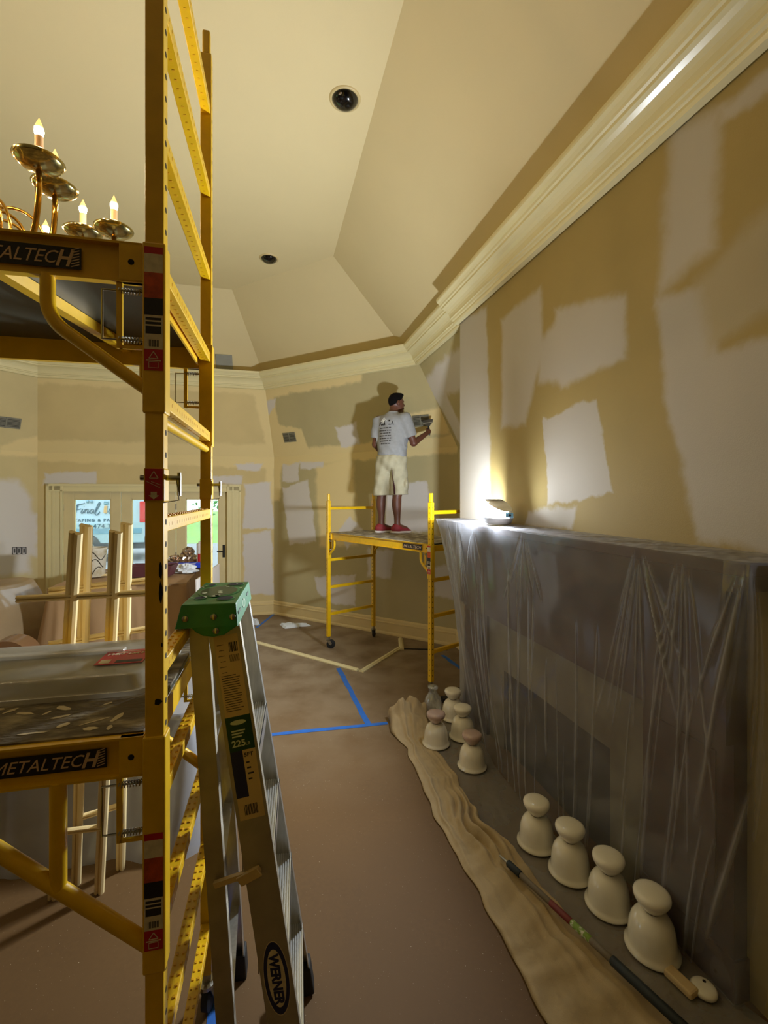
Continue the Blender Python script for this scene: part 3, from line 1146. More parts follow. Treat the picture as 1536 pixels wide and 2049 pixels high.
def scaffold(name, label, group, loc, rotz, L_, W_, s, zbase, ztop, rungs, decks, perf=True, posts=None, joints=(), pins=True, holes_all=False, detail=True):
    """rolling scaffold: x along the length, y across (rungs run in y).
    decks: list of dict(z, beam, sleeve, decal) """
    e = thing(name, label, 'scaffold', loc, rotz, group)
    P = []
    hr, hs = 0.0055, 0.05
    for (ix, x) in ((0, 0.0), (1, L_)):
        for (iy, y) in ((0, 0.0), (1, W_)):
            mb = MB()
            mb.box((x - s / 2, y - s / 2, zbase), (x + s / 2, y + s / 2, ztop))
            po = mb.build('post', 'yellow', e, bevel=0.003)
            P.append(po)
            # rows of pin holes on the outer end face and, smaller, on the outer side face
            hb = MB()
            z = zbase + 0.06
            xf = x - s / 2 - 0.0006 if ix == 0 else x + s / 2 + 0.0006
            while z < ztop - 0.02:
                sg = -1 if ix == 0 else 1
                ring = [(xf, y + hr * math.cos(k * PI / 4), z + hr * 1.25 * math.sin(k * PI / 4)) for k in range(8)]
                hb.add(ring, [tuple(range(8)) if sg > 0 else tuple(reversed(range(8)))])
                if holes_all:
                    yf = y - s / 2 - 0.0006
                    hb.add([(x + hr * math.cos(k * PI / 4), yf, z + hr * 1.25 * math.sin(k * PI / 4)) for k in range(8)], [tuple(range(8))])
                z += hs
            hb.build('pin_holes', 'hole', po)['kind'] = 'stuff'
            # stacking spigot on the top of each post
            sb = MB()
            sb.cbox((x, y, ztop + 0.045), (s * 0.72, s * 0.72, 0.09))
            sb.build('spigot', 'yellow', po, bevel=0.006)
            caster(e, x, y, zbase, (0.9, 2.2, -0.6, 1.3)[ix * 2 + iy])
    for ix, x in ((0, 0.0), (1, L_)):
        for z, kind in rungs:
            mb = MB()
            if kind == 'tube':
                mb.cyl((x, s / 2, z), (x, W_ - s / 2, z), 0.0125, 10)
                mb.build('end_tube', 'yellow', e, smooth='auto')
                continue
            mb.box((x - 0.016, s / 2, z - 0.017), (x + 0.016, W_ - s / 2, z + 0.017))
            ro = mb.build('rung', 'yellow', e, bevel=0.002)
            if perf:
                gb = MB()
                ny = 22
                for k in range(ny):
                    yy = s / 2 + 0.03 + (W_ - s - 0.06) * k / (ny - 1)
                    for xx in (-0.008, 0.008):
                        for zz in (z + 0.0174, ):
                            gb.box((x + xx - 0.003, yy - 0.004, zz - 0.0005), (x + xx + 0.003, yy + 0.004, zz + 0.0022))
                    gb.box((x - 0.003, yy - 0.0025, z - 0.0178), (x + 0.003, yy + 0.0025, z - 0.0165))
                    if x > 0 or True:
                        sg = 1 if ix else -1
                        gb.box((x + sg * 0.016 - 0.0006, yy - 0.003, z - 0.004), (x + sg * 0.016 + 0.0006, yy + 0.003, z + 0.004))
                gb.build('grip_studs', 'yellow_worn', ro)['kind'] = 'stuff'
    for dk in decks:
        z, bh, so = dk['z'], dk.get('beam', 0.09), dk.get('sleeve', 0.36)
        so0 = so
        ws = s * 1.22
        for iy, y in ((0, 0.0), (1, W_)):
            sg = -1 if iy == 0 else 1
            # C channel beam: web + two flanges facing outwards
            mb = MB()
            yi = y - sg * 0.004
            x0, x1 = ws / 2, L_ - ws / 2
            mb.box((x0, min(yi, yi - sg * 0.004), z - bh), (x1, max(yi, yi - sg * 0.004), z))
            for zz in (z - 0.005, z - bh):
                mb.box((x0, min(yi, yi + sg * 0.016), zz), (x1, max(yi, yi + sg * 0.016), zz + 0.005))
            bo = mb.build('side_beam', 'yellow', e)
            for xx in (x0, x1 - 0.05):
                pb = MB()
                yo = yi + sg * 0.016
                pb.box((xx, min(yi, yo), z - bh), (xx + 0.05, max(yi, yo), z))
                pb.build('end_plate', 'yellow', bo, bevel=0.002)
                hb = MB()
                hb.cyl((xx + 0.025, yo + sg * 0.0008, z - bh * 0.5), (xx + 0.025, yo - sg * 0.002, z - bh * 0.5), 0.0065, 10)
                hb.build('bolt_hole', 'hole', bo)
            if dk.get('decal') is not None and iy == 0:
                t0, tl, th = dk['decal']
                M = basis((0, yi - 0.005, 0), (1, 0, 0), (0, 0, 1), (0, -1, 0))
                side = dk.get('decal_end', 0)
                db = MB()
                dx0 = t0 if side == 0 else L_ - t0 - tl
                db.box((dx0, z - bh / 2 - th / 2, 0), (dx0 + tl, z - bh / 2 + th / 2, 0.0012), M)
                do = db.build('name_plate', 'decal_black', bo)
                do['label'] = 'black name plate with tan lettering'
                Mt = M @ Matrix.Translation((dx0 + tl * 0.02, z - bh / 2 - th * 0.30, 0.0016))
                if detail:
                    text_mesh('plate_lettering', 'METALTEC', th * 0.86, 'decal_text', bo, Mt, shear=0.35, sx=tl * 0.76 / (th * 0.86 * 4.85))
                    text_mesh('plate_lettering', 'H', th * 1.05, 'decal_text', bo, M @ Matrix.Translation((dx0 + tl * 0.775, z - bh / 2 - th * 0.38, 0.0016)), shear=0.35, bold=0.0012, sx=tl * 0.13 / (th * 1.05 * 0.72))
                    st = MB()
                    for k in range(7):
                        xs = dx0 + tl * 0.915 + k * tl * 0.0
                        zz = z - bh / 2 - th * 0.42 + k * th * 0.13
                        st.add([M @ Vector(v) for v in ((xs, zz, 0.0016), (dx0 + tl * 0.985, zz + th * 0.12, 0.0016), (dx0 + tl * 0.985, zz + th * 0.17, 0.0016), (xs, zz + th * 0.05, 0.0016))], [(0, 1, 2, 3)])
                    st.build('plate_stripes', 'decal_text', bo)
                else:
                    text_mesh('plate_lettering', 'METALTECH', th * 0.8, 'decal_text', bo, Mt, shear=0.3, sx=tl * 0.9 / (th * 0.8 * 5.5))
        # plywood panel
        mb = MB()
        mb.cur = 0
        mb.box((ws / 2 + 0.005, 0.006, z - 0.002), (L_ - ws / 2 - 0.005, W_ - 0.006, z + 0.004))
        mb.build('deck_panel', dk.get('top', 'deck_top'), e)
        mb = MB()
        mb.box((ws / 2 + 0.005, 0.008, z - 0.014), (L_ - ws / 2 - 0.005, W_ - 0.008, z - 0.0025))
        mb.build('deck_underside', 'deck_under', e)
        for k in range(dk.get('stiff', 3)):
            xx = L_ * (k + 0.75) / 3.5 if dk.get('stiff', 3) else 0
            mb = MB()
            mb.bar((xx, 0.01, z - 0.03), (xx + 0.12, W_ - 0.01, z - 0.03), 0.03, 0.03)
            mb.build('cross_bar', 'yellow', e)
        for ix, x in ((0, 0.0), (1, L_)):
            inw = 1 if ix == 0 else -1
            mb = MB()
            mb.bar((x + inw * ws * 0.55, ws / 2, z - bh * 0.55), (x + inw * ws * 0.55, W_ - ws / 2, z - bh * 0.55), 0.006, bh * 0.7)
            mb.build('end_angle', 'yellow', e)
            for iy, y in ((0, 0.0), (1, W_)):
                sg = -1 if iy == 0 else 1
                mb = MB()
                mb.box((x - ws / 2, y - ws / 2, z - so), (x + ws / 2, y + ws / 2, z))
                sl = mb.build('post_sleeve', 'yellow', e, bevel=0.004)
                # bent brace tube
                mb = MB()
                bx = dk.get('brace', 0.20)
                zb = z - so + 0.055
                pts = [(x + inw * bx, y, z - bh + 0.005), (x + inw * bx, y, z - bh - 0.05)]
                zc0 = z - bh - dk.get('drop', 0.075)
                for k in range(1, 9):
                    a = k / 9.0
                    # quadratic bend
                    p0 = Vector((x + inw * bx, y, z - bh - 0.05))
                    p1 = Vector((x + inw * bx, y, zc0 - 0.06))
                    p2 = Vector((x + inw * (bx - 0.06), y, zc0 - 0.09))
                    q = p0 * (1 - a) ** 2 + p1 * 2 * a * (1 - a) + p2 * a * a
                    pts.append(tuple(q))
                pts.append((x + inw * ws * 0.4, y, zb))
                if dk.get('straight'):
                    zs, ds_ = z - so + 0.05, dk['straight']
                    xb = x + inw * (z - bh - zs) / ds_
                    mb.tube([(xb, y, z - bh + 0.004), (x + inw * ws * 0.4, y, zs)], 0.0165, 12)
                    br = mb.build('brace_tube', 'yellow', e, smooth='auto')
                    mb = MB()
                    mb.tube([(x + inw * bx, y, z - bh + 0.004), (x + inw * bx, y, zs + bx * ds_ - 0.01)], 0.0165, 12)
                    mb.build('brace_stub', 'yellow', br, smooth='auto')
                else:
                    mb.tube(pts, 0.0145, 12)
                    mb.build('brace_tube', 'yellow', e, smooth='auto')
                # wire latch with two springs
                wy = y + sg * 0.004
                zt, zl = z - bh - 0.018, z - bh - 0.125
                xi, xo = x + inw * (ws / 2), x + inw * (ws / 2 + 0.085)
                mb = MB()
                mb.tube([(xi, wy, zt), (xo, wy, zt), (xo, wy, zl), (xi, wy, zl)], 0.0028, 6)
                lo_ = mb.build('latch_wire', 'steel', e)
                for zz in (zt, zl):
                    sp = MB()
                    n_ = 60
                    hel = [(xi + inw * (0.006 + 0.045 * k / n_), wy + 0.0065 * math.cos(k * 2 * PI / 8), zz + 0.0065 * math.sin(k * 2 * PI / 8)) for k in range(n_ + 1)]
                    sp.tube(hel, 0.0014, 4)
                    sp.build('spring', 'steel', lo_)
                fb = MB()
                fb.box((min(xi, xi + inw * 0.05), wy - 0.003, zl - 0.02), (max(xi, xi + inw * 0.05), wy + 0.003, zl - 0.012))
                fb.box((xi + inw * 0.05 - 0.006, wy - 0.003, zl - 0.02), (xi + inw * 0.05 + 0.006, wy + 0.003, zt + 0.02))
                fb.build('latch_strap', 'yellow', lo_)
                if iy == 0 and ix == dk.get('sticker_end', -1):
                    yf = y - ws / 2 - 0.0008
                    so = dk.get('sticker_len', 0.27) / 0.725
                    M = basis((x, yf, dk.get('sticker_top', z - 0.012) - so * 0.96), (1, 0, 0), (0, 0, 1), (0, -1, 0))
                    hw = ws * 0.40
                    segs = [(0.96, 0.92, 'sticker_red'), (0.92, 0.81, 'sticker_white'), (0.81, 0.66, 'sticker_orange'), (0.66, 0.56, 'decal_black'),
                            (0.56, 0.36, 'sticker_white'), (0.36, 0.235, 'sticker_red')]
                    for a, b, mm in segs:
                        sb = MB()
                        lo2, hi2 = (-hw, so * b, 0), (hw, so * a, 0.0006)
                        sb.box(lo2, hi2, M)
                        sb.build('warning_sticker', mm, sl)
                    ib = MB()
                    for k, (a, b) in enumerate(((0.545, 0.53), (0.52, 0.505), (0.495, 0.45))):
                        ib.box((-hw * 0.85, so * b, 0.0006), (hw * 0.85, so * a, 0.0010), M)
                    for k in range(9):
                        xx = -hw * 0.6 + k * hw * 0.14
                        ib.box((xx, so * 0.375, 0.0006), (xx + hw * (0.05 + 0.05 * (k % 2)), so * 0.415, 0.0010), M)
                    ib.build('sticker_print', 'sticker_ink', sl)
                    wb = MB()
                    tri = [(0, 0.345), (-0.5, 0.305), (0.5, 0.305)]
                    for k in range(3):
                        p, q = tri[k], tri[(k + 1) % 3]
                        wb.bar(M @ Vector((p[0] * hw, p[1] * so, 0.001)), M @ Vector((q[0] * hw, q[1] * so, 0.001)), 0.0016, 0.0006, up=(0, -1, 0))
                    wb.box((-hw * 0.8, so * 0.290, 0.0006), (hw * 0.8, so * 0.297, 0.001), M)
                    for (p, q) in (((-.5, .285), (.5, .285)), ((.5, .285), (.5, .25)), ((.5, .25), (-.5, .25)), ((-.5, .25), (-.5, .285))):
                        wb.bar(M @ Vector((p[0] * hw, p[1] * so, 0.001)), M @ Vector((q[0] * hw, q[1] * so, 0.001)), 0.0010, 0.0006, up=(0, -1, 0))
                    wb.build('sticker_print', 'sticker_white', sl)
                    so = so0
    # joints: coupling sleeves with locking pins where one frame stacks on another
    for zj, hj in joints:
        for ix, x in ((0, 0.0), (1, L_)):
            for iy, y in ((0, 0.0), (1, W_)):
                mb = MB()
                ws = s * 1.1
                mb.box((x - ws / 2, y - ws / 2, zj), (x + ws / 2, y + ws / 2, zj + hj))
                jo = mb.build('joint_sleeve', 'yellow', e, bevel=0.003)
                sg = -1 if ix == 0 else 1
                pb = MB()
                zz = zj + hj * 0.72
                pb.cyl((x - sg * (ws / 2 + 0.012), y, zz), (x + sg * (ws / 2 + 0.03), y, zz), 0.006, 8)
                pb.cyl((x + sg * (ws / 2 + 0.026), y, zz + 0.012), (x + sg * (ws / 2 + 0.026), y, zz - 0.04), 0.0045, 8)
                pb.tube([(x + sg * (ws / 2 + 0.02), y, zz), (x + sg * (ws / 2 + 0.028), y - 0.01, zz - 0.05), (x + sg * 0.02, y - ws / 2 - 0.004, zz - 0.055)], 0.0014, 5)
                pb.build('locking_pin', 'steel', jo)
                if iy == 0 and ix == 1:
                    M = basis((x, y - ws / 2 - 0.0008, zj), (1, 0, 0), (0, 0, 1), (0, -1, 0))
                    sb = MB()
                    hw = ws * 0.42
                    sb.box((-hw, hj * 0.05, 0), (hw, hj * 0.98, 0.0006), M)
                    sb.build('warning_sticker', 'sticker_red', jo)
                    wb = MB()
                    tri = [(0, 0.9), (-0.5, 0.7), (0.5, 0.7)]
                    for k in range(3):
                        p, q = tri[k], tri[(k + 1) % 3]
                        wb.bar(M @ Vector((p[0] * hw, p[1] * hj, 0.001)), M @ Vector((q[0] * hw, q[1] * hj, 0.001)), 0.0016, 0.0006, up=(0, -1, 0))
                    wb.add([M @ Vector((px * hw, pz * hj, 0.001)) for px, pz in ((0, .08), (.6, .2), (.35, .2), (.35, .3), (-.35, .3), (-.35, .2), (-.6, .2))], [tuple(range(7))])
                    wb.bar(M @ Vector((-0.8 * hw, 0.6 * hj, 0.001)), M @ Vector((0.7 * hw, 0.42 * hj, 0.001)), 0.001, 0.0006, up=(0, -1, 0))
                    wb.bar(M @ Vector((-0.3 * hw, 0.6 * hj, 0.001)), M @ Vector((0.8 * hw, 0.5 * hj, 0.001)), 0.001, 0.0006, up=(0, -1, 0))
                    wb.build('sticker_print', 'sticker_white', jo)
    return e


# near tower: near-right post at N, rungs running away, beams running left.
# local x = length (to the left), local y = across (away from the camera): mirror-free frame needs x to the left,
# y away -> right handed frame has z down, so the length runs from the far end: origin at the left near post.
fdir = Vector((-0.215, 0.977, 0)).normalized()
ldir = Vector((0.977, 0.215, 0)).normalized()      # towards the right end frame
NEARP = Vector((-0.509, 1.035, 0))
LN, WN = 1.80, 0.70
org = NEARP - ldir * LN
zr = [0.34, 0.645, 0.95, 1.25, 1.54, 1.863, 2.145, 2.437, 2.74, 3.045, 3.352]
near_tower = scaffold('scaffold_tower', 'tall yellow two-deck scaffold tower standing beside the green-topped ladder', None,
                      tuple(org), math.atan2(ldir.y, ldir.x), LN, WN, 0.0385, 0.16, 3.56,
                      [(z, 'rung') for z in zr] + [(2.10, 'tube')],
                      [dict(z=1.40, beam=0.088, sleeve=0.52, decal=(0.100, 0.225, 0.042), decal_end=1, sticker_end=1, brace=0.195, drop=0.06, straight=0.84, sticker_top=1.19, sticker_len=0.255),
                       dict(z=2.485, beam=0.088, sleeve=0.375, decal=(0.150, 0.225, 0.046), decal_end=1, sticker_end=1, brace=0.215, drop=0.04)],
                      joints=((1.915, 0.075),))

# scuffed paint on the near post
mb = MB()
for (zc_, hh_, wd_) in ((1.765, 0.022, 0.010), (1.715, 0.03, 0.009), (1.60, 0.006, 0.004), (1.475, 0.008, 0.02)):
    k = 10
    cx_ = LN + 0.0385 / 2 - wd_ * 0.5 - 0.0015
    mb.add([(cx_ + wd_ * 0.5 * random.uniform(0.6, 1.0) * math.cos(2 * PI * i / k), -0.0385 / 2 - 0.0008, zc_ + hh_ * random.uniform(0.7, 1.0) * math.sin(2 * PI * i / k)) for i in range(k)], [tuple(range(k))])
mb.build('scuff_marks', 'hole', near_tower)['kind'] = 'stuff'

# painter's scaffold
FR, FL = Vector((0.449, 4.42, 0)), Vector((-0.70, 5.834, 0))
pl = (FR - FL).normalized()
PL = (FR - FL).length
PWD = 0.717
painter_scaffold = scaffold('rolling_scaffold', 'low yellow rolling scaffold with the plasterer standing on its deck', None,
                            tuple(FL), math.atan2(pl.y, pl.x), PL, PWD, 0.043, 0.15, 1.86,
                            [(z, 'rung') for z in (0.43, 0.77, 1.115, 1.765)],
                            [dict(z=1.46, beam=0.085, sleeve=0.33, decal=(0.12, 0.28, 0.05), decal_end=1, sticker_end=1, brace=0.14, drop=0.05, stiff=0, top='deck_pale')],
                            perf=False, holes_all=True, detail=False)

# ================================================================== FIREPLACE, SHEETING, WORK LAMP
fp = thing('fireplace_surround', 'dark wooden mantelpiece hidden under clear plastic sheeting', 'fireplace')


def rbox(mb, p0, p1, q0, q1, z0, z1):
    return mb.box((p0, q0, z0), (p1, q1, z1), RM)


rbox(MB(), 1.535, 1.784, 1.19, 3.99, 1.655, 1.705).build('mantel_shelf', 'mahogany', fp, bevel=0.006)
mb = MB()
rbox(mb, 1.57, 1.784, 1.23, 3.95, 1.62, 1.655)
rbox(mb, 1.60, 1.784, 1.27, 3.92, 1.585, 1.62)
mb.build('shelf_moulding', 'mahogany', fp)
rbox(MB(), 1.68, 1.784, 1.38, 3.86, 0.98, 1.585).build('frieze', 'mahogany', fp)
for q0 in (1.38, 3.42):
    lg = rbox(MB(), 1.72, 1.784, q0, q0 + 0.44, 0.0, 0.98).build('pilaster', 'mahogany', fp)
    rbox(MB(), 1.71, 1.784, q0 - 0.01, q0 + 0.45, 0.0, 0.16).build('plinth', 'mahogany', lg)
    rbox(MB(), 1.712, 1.722, q0 + 0.07, q0 + 0.37, 0.25, 0.92).build('raised_panel', 'mahogany', lg)
mb = MB()
rbox(mb, 1.74, 1.784, 1.82, 3.42, 0.60, 0.98)
rbox(mb, 1.74, 1.784, 1.82, 2.06, 0.0, 0.60)
rbox(mb, 1.74, 1.784, 3.18, 3.42, 0.0, 0.60)
mb.build('marble_slip', 'marble', fp)
rbox(MB(), 1.765, 1.784, 2.06, 3.18, 0.0, 0.60).build('firebox', 'firebox', fp)


# ---- plastic sheet draped over the mantel: shelf top, then hanging skirt with pulled folds
def path_at(pts, s):
    pts = np.array(pts, float)
    seg = np.linalg.norm(np.diff(pts, axis=0), axis=1)
    cum = np.concatenate([[0], np.cumsum(seg)])
    d = s * cum[-1]
    return np.stack([np.interp(d, cum, pts[:, 0]), np.interp(d, cum, pts[:, 1])], -1)


TOPP = [(1.778, 4.06), (1.60, 4.075), (1.515, 4.05), (1.50, 3.98), (1.50, 1.24), (1.515, 1.16), (1.60, 1.13), (1.778, 1.12)]
BOTP = [(1.775, 3.97), (1.72, 3.95), (1.69, 3.90), (1.70, 3.78), (1.645, 3.40), (1.565, 3.02), (1.56, 2.62), (1.605, 2.2), (1.682, 1.80), (1.697, 1.50), (1.705, 1.36), (1.772, 1.31)]
NS, NT = 900, 90
S = np.linspace(0, 1, NS)
# put more samples where the two paths correspond: parametrise both by matching fractions
Tq = path_at(TOPP, S)
Bq = path_at(BOTP, S)
T = np.linspace(0, 1, NT)
P = np.zeros((NS, NT, 3))
ztop, zbot = 1.712, 0.006
lw = np.clip(1 - S / 0.22, 0, 1)[:, None]
g = T[None] ** 1.15 * (1 - lw) + (1 - (1 - T[None]) ** 3.0) * lw
for k in range(2):
    P[:, :, k] = Tq[:, None, k] * (1 - g) + Bq[:, None, k] * g
P[:, :, 2] = ztop + (zbot - ztop) * T[None]
# outward direction in the horizontal plane
dT = np.gradient(P[:, :, :2], axis=0)
nrm = np.stack([-dT[..., 1], dT[..., 0]], -1)
nrm /= np.maximum(np.linalg.norm(nrm, axis=-1, keepdims=True), 1e-6)
nrm *= -1
mid = nrm[NS // 2, NT // 2]
if mid[0] > 0:
    nrm *= -1
rs = np.random.default_rng(5)
disp = 0.010 * fbm(P[:, :, 1] * 1.3, P[:, :, 2] * 0.5, 3, 3)
env = np.clip(T / 0.06, 0, 1) ** 0.7
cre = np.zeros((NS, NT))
folds = []
for s0, sp, nf, ln in ((0.09, 0.05, 7, 0.45), (0.165, 0.07, 11, 0.40), (0.235, 0.07, 10, 0.34), (0.33, 0.05, 5, 0.22), (0.53, 0.09, 7, 0.26), (0.79, 0.11, 9, 0.45), (0.85, 0.07, 7, 0.6), (0.92, 0.05, 6, 0.5)):
    for k in range(nf):
        a_ = -1 + 2 * (k + rs.uniform(0.1, 0.9)) / nf
        folds.append((s0 + 0.010 * a_, a_ * sp * rs.uniform(0.7, 1.1), rs.uniform(0, 0.05), ln * rs.uniform(0.5, 1.15), rs.uniform(0.0012, 0.0026), rs.uniform(0.005, 0.012)))
for k in range(46):
    s0 = rs.uniform(0.06, 0.96)
    dr = 0.06 * (1 - s0 / 0.5) + rs.normal(0, 0.008) if s0 < 0.5 else -0.03 * (s0 - 0.5) / 0.5 + rs.normal(0, 0.008)
    t0 = rs.uniform(0.1, 0.7)
    folds.append((s0, dr, t0, rs.uniform(0.3, 0.8), rs.uniform(0.0012, 0.0032), rs.uniform(0.004, 0.013)))
for s0, dr, t0, ln, wd, am in folds:
    tt = np.clip((T - t0) / ln, 0, 1)
    fade = np.sin(np.clip((T - t0) / ln, 0, 1) ** 0.8 * PI) ** 0.7
    sc = s0 + dr * tt
    ds = (S[:, None] - sc[None]) / (wd * (0.7 + 0.9 * tt))[None]
    bump_ = fade[None] * np.exp(-np.abs(ds) ** 1.5)
    disp += am * bump_
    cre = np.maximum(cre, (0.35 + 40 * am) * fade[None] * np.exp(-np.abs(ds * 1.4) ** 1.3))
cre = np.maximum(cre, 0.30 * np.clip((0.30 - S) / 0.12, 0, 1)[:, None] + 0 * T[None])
# big soft swags and the belly that billows out low down
disp += 0.05 * np.exp(-((S[:, None] - 0.36) / 0.10) ** 2) * (np.sin(T * PI) ** 1.5)[None]
disp += 0.03 * np.exp(-((S[:, None] - 0.93) / 0.05) ** 2) * (np.sin(T * PI))[None]
disp += 0.02 * np.exp(-((S[:, None] - 0.09) / 0.04) ** 2) * (np.sin(T * PI * 1.1))[None]
disp *= env[None]
disp *= (1 - 0.5 * np.clip((T - 0.9) / 0.1, 0, 1))[None]
side = np.clip(np.minimum(S, 1 - S) / 0.03, 0, 1)
disp *= side[:, None]
P[:, :, :2] += nrm * disp[..., None]
P[..., 0] = np.minimum(P[..., 0], 1.78)


def to_world(P):
    Q = P.copy()
    Q[..., 0] = CA * P[..., 0] - SA * P[..., 1]
    Q[..., 1] = SA * P[..., 0] + CA * P[..., 1]
    return Q


mb = MB()
mb.grid(to_world(P))
# shelf-top part
NW = 14
W = np.linspace(0, 1, NW)
top = np.zeros((NS, NW, 3))
edge = P[:, 0, :]
for j, wv in enumerate(W):
    top[:, j, 0] = edge[:, 0] + (1.781 - edge[:, 0]) * wv
    top[:, j, 1] = edge[:, 1] * (1 - 0.03 * wv) + 2.6 * 0.03 * wv
    top[:, j, 2] = 1.712 + 0.006 * fbm(top[:, j, 1] * 5, top[:, j, 0] * 4, 11, 3) * math.sin(wv * PI) + 0.004 * wv
mb.grid(to_world(top)[:, ::-1])
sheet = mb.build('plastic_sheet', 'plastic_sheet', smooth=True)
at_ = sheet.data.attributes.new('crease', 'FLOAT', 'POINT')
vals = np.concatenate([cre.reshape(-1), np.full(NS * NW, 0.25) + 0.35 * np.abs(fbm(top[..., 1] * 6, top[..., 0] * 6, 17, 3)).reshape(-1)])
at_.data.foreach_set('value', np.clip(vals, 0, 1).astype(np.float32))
tag(sheet, 'clear plastic sheeting hung in folds over the mantelpiece', 'plastic sheet')

# dark tear seam in the sheet
# ---- work lamp on the mantel
lq, lp = 3.04, 1.612
lamp = thing('work_lamp', 'glowing round LED work lamp on the sheeted mantelpiece', 'work lamp', R(lp, lq, 1.724), math.atan2(SA, CA))
# local x = p (towards the wall), y = q (away); squat bean-shaped drum with a sloping top
n = 36


def bean(a, h):
    ry, rx = 0.165, 0.09
    return (rx * math.cos(a) * (1 - 0.12 * h), ry * math.sin(a) * (1 - 0.10 * h))


mb = MB()
for lev, (zf, k) in enumerate(((0.0, 0.72), (0.012, 0.86), (0.05, 1.0))):
    for j in range(n):
        x, y = bean(2 * PI * j / n, 0)
        mb.v.append((x * k, y * k, zf))
for lev in range(2):
    for j in range(n):
        mb.f.append((lev * n + j, lev * n + (j + 1) % n, (lev + 1) * n + (j + 1) % n, (lev + 1) * n + j))
        mb.mi.append(0)
mb.f.append(tuple(reversed(range(n))))
mb.mi.append(0)
mb.build('lamp_base', 'lamp_body', lamp, smooth='auto')
mb = MB()


def topz(y):
    return 0.085 + 0.085 * min(1, max(0, (y + 0.165) / 0.22))


levs = [0.0, 0.35, 0.7, 1.0]
back = MB()
for h in levs:
    for j in range(n):
        a = 2 * PI * j / n
        x, y = bean(a, h)
        v_ = (x, y, 0.048 + (topz(y) - 0.048) * h)
        mb.v.append(v_)
        back.v.append((x * 1.002, y * 1.002, v_[2]))
for lev in range(3):
    for j in range(n):
        a = 2 * PI * (j + 0.5) / n
        t_ = back if math.cos(a) > 0.02 else mb       # wall side is a closed housing
        t_.f.append((lev * n + j, lev * n + (j + 1) % n, (lev + 1) * n + (j + 1) % n, (lev + 1) * n + j))
        t_.mi.append(0)
back.f.append(tuple(3 * n + j for j in range(n)))
back.mi.append(0)
mb.build('diffuser', 'lamp_diffuser', lamp, smooth=True)
back.build('lamp_housing', 'lamp_shell', lamp, smooth='auto')
mb = MB()
ring0, ring1 = [], []
arc = [PI * 0.12 + PI * 0.76 * k / 12 for k in range(13)]
for a in arc:
    x, y = bean(a, 1.0)
    ring0.append((x * 1.03, y * 1.03, topz(y) - 0.004))
    ring1.append((x * 0.86, y * 0.86, topz(y * 0.86) + 0.006))
k = len(arc)
mb.add(ring0 + ring1, [(i, i + 1, k + i + 1, k + i) for i in range(k - 1)])
mb.build('lamp_cap', 'lamp_body', lamp, smooth='auto')
mb = MB()
mb.box((-0.03, -0.172, 0.05), (0.03, -0.160, 0.085))
mb.build('switch_panel', 'lamp_blue', lamp, bevel=0.004)
mb = MB()
mb.cyl((0.0, -0.179, 0.068), (0.0, -0.171, 0.068), 0.008, 10)
mb.build('switch_button', 'black_plastic', lamp)
# ---- bell shaped ceramic lamp shades standing on the floor
BELL = [(0.100, 0.0), (0.107, 0.005), (0.107, 0.012), (0.099, 0.019), (0.093, 0.032), (0.091, 0.07), (0.087, 0.10), (0.079, 0.125), (0.066, 0.145), (0.050, 0.157), (0.036, 0.163)]
NECK = [(0.031, 0.156), (0.031, 0.176)]
KNOB = [(0.034, 0.167), (0.042, 0.176), (0.055, 0.190), (0.066, 0.206), (0.072, 0.220), (0.073, 0.230), (0.069, 0.240), (0.056, 0.247), (0.03, 0.251), (0.001, 0.252)]


def bell(u, v, label, pink=False, sc=1.0):
    c = floor_at(u, v, 0.008)
    e = thing('bell_shade', label, 'lamp shade', c, random.uniform(0, 6), 'bell-shaped ceramic shades on the floor')
    e.scale = (sc, sc, sc)
    MB().lathe(BELL, 32).build('bell_body', 'porcelain', e, smooth=True)
    MB().lathe(NECK, 16).build('neck_ring', 'hole', e, smooth=True)
    MB().lathe(KNOB, 28).build('top_knob', 'porcelain_pink' if pink else 'porcelain', e, smooth=True)
    return e


bell(1304, 1898, 'white ceramic bell shade beside the small wooden block')
bell(1217, 1812, 'white ceramic bell shade, second along from the wooden block', sc=0.98)
bell(1140, 1745, 'white ceramic bell shade, third along from the wooden block')
bell(1073, 1687, 'white ceramic bell shade, last of the front row, near the bunched cloth', sc=0.98)
bell(872, 1488, 'white ceramic bell shade with pinkish knob at the rolled end of the drop cloth', True)
bell(906, 1436, 'white ceramic bell shade beside the scaffold wheel and black cord')
bell(925, 1474, 'white ceramic bell shade in the middle of the clustered ones')
bell(944, 1533, 'white ceramic bell shade with pinkish knob against the hanging plastic', True, 0.97)
c = floor_at(884, 1440, 0.008)
jar = tag(MB().lathe([(0.06, 0.0), (0.075, 0.01), (0.08, 0.06), (0.07, 0.12), (0.04, 0.16), (0.03, 0.19), (0.045, 0.205), (0.045, 0.22)], 24).build('glass_shade', 'jar_glass', smooth=True),
          'clear glass bell shade among the clustered white ones', 'lamp shade')
jar.location = c
jar.location.x -= 0.06
jar.location.y += 0.16

# ---- canvas drop cloth along the sheeting
LB = [(776, 1440), (780, 1468), (812, 1500), (840, 1565), (872, 1645), (915, 1720), (958, 1790), (1010, 1890), (1060, 1985), (1110, 2085), (1160, 2190)]
RB = [(856, 1434), (866, 1490), (906, 1548), (942, 1608), (966, 1650), (1010, 1690), (1062, 1748), (1150, 1840), (1255, 1950), (1370, 2065), (1470, 2180)]
nl, nw = 150, 44
lpts = np.array([tuple(floor_at(*x))[:2] for x in LB])
rpts = np.array([tuple(floor_at(*x))[:2] for x in RB])
tt = np.linspace(0, 1, nl)


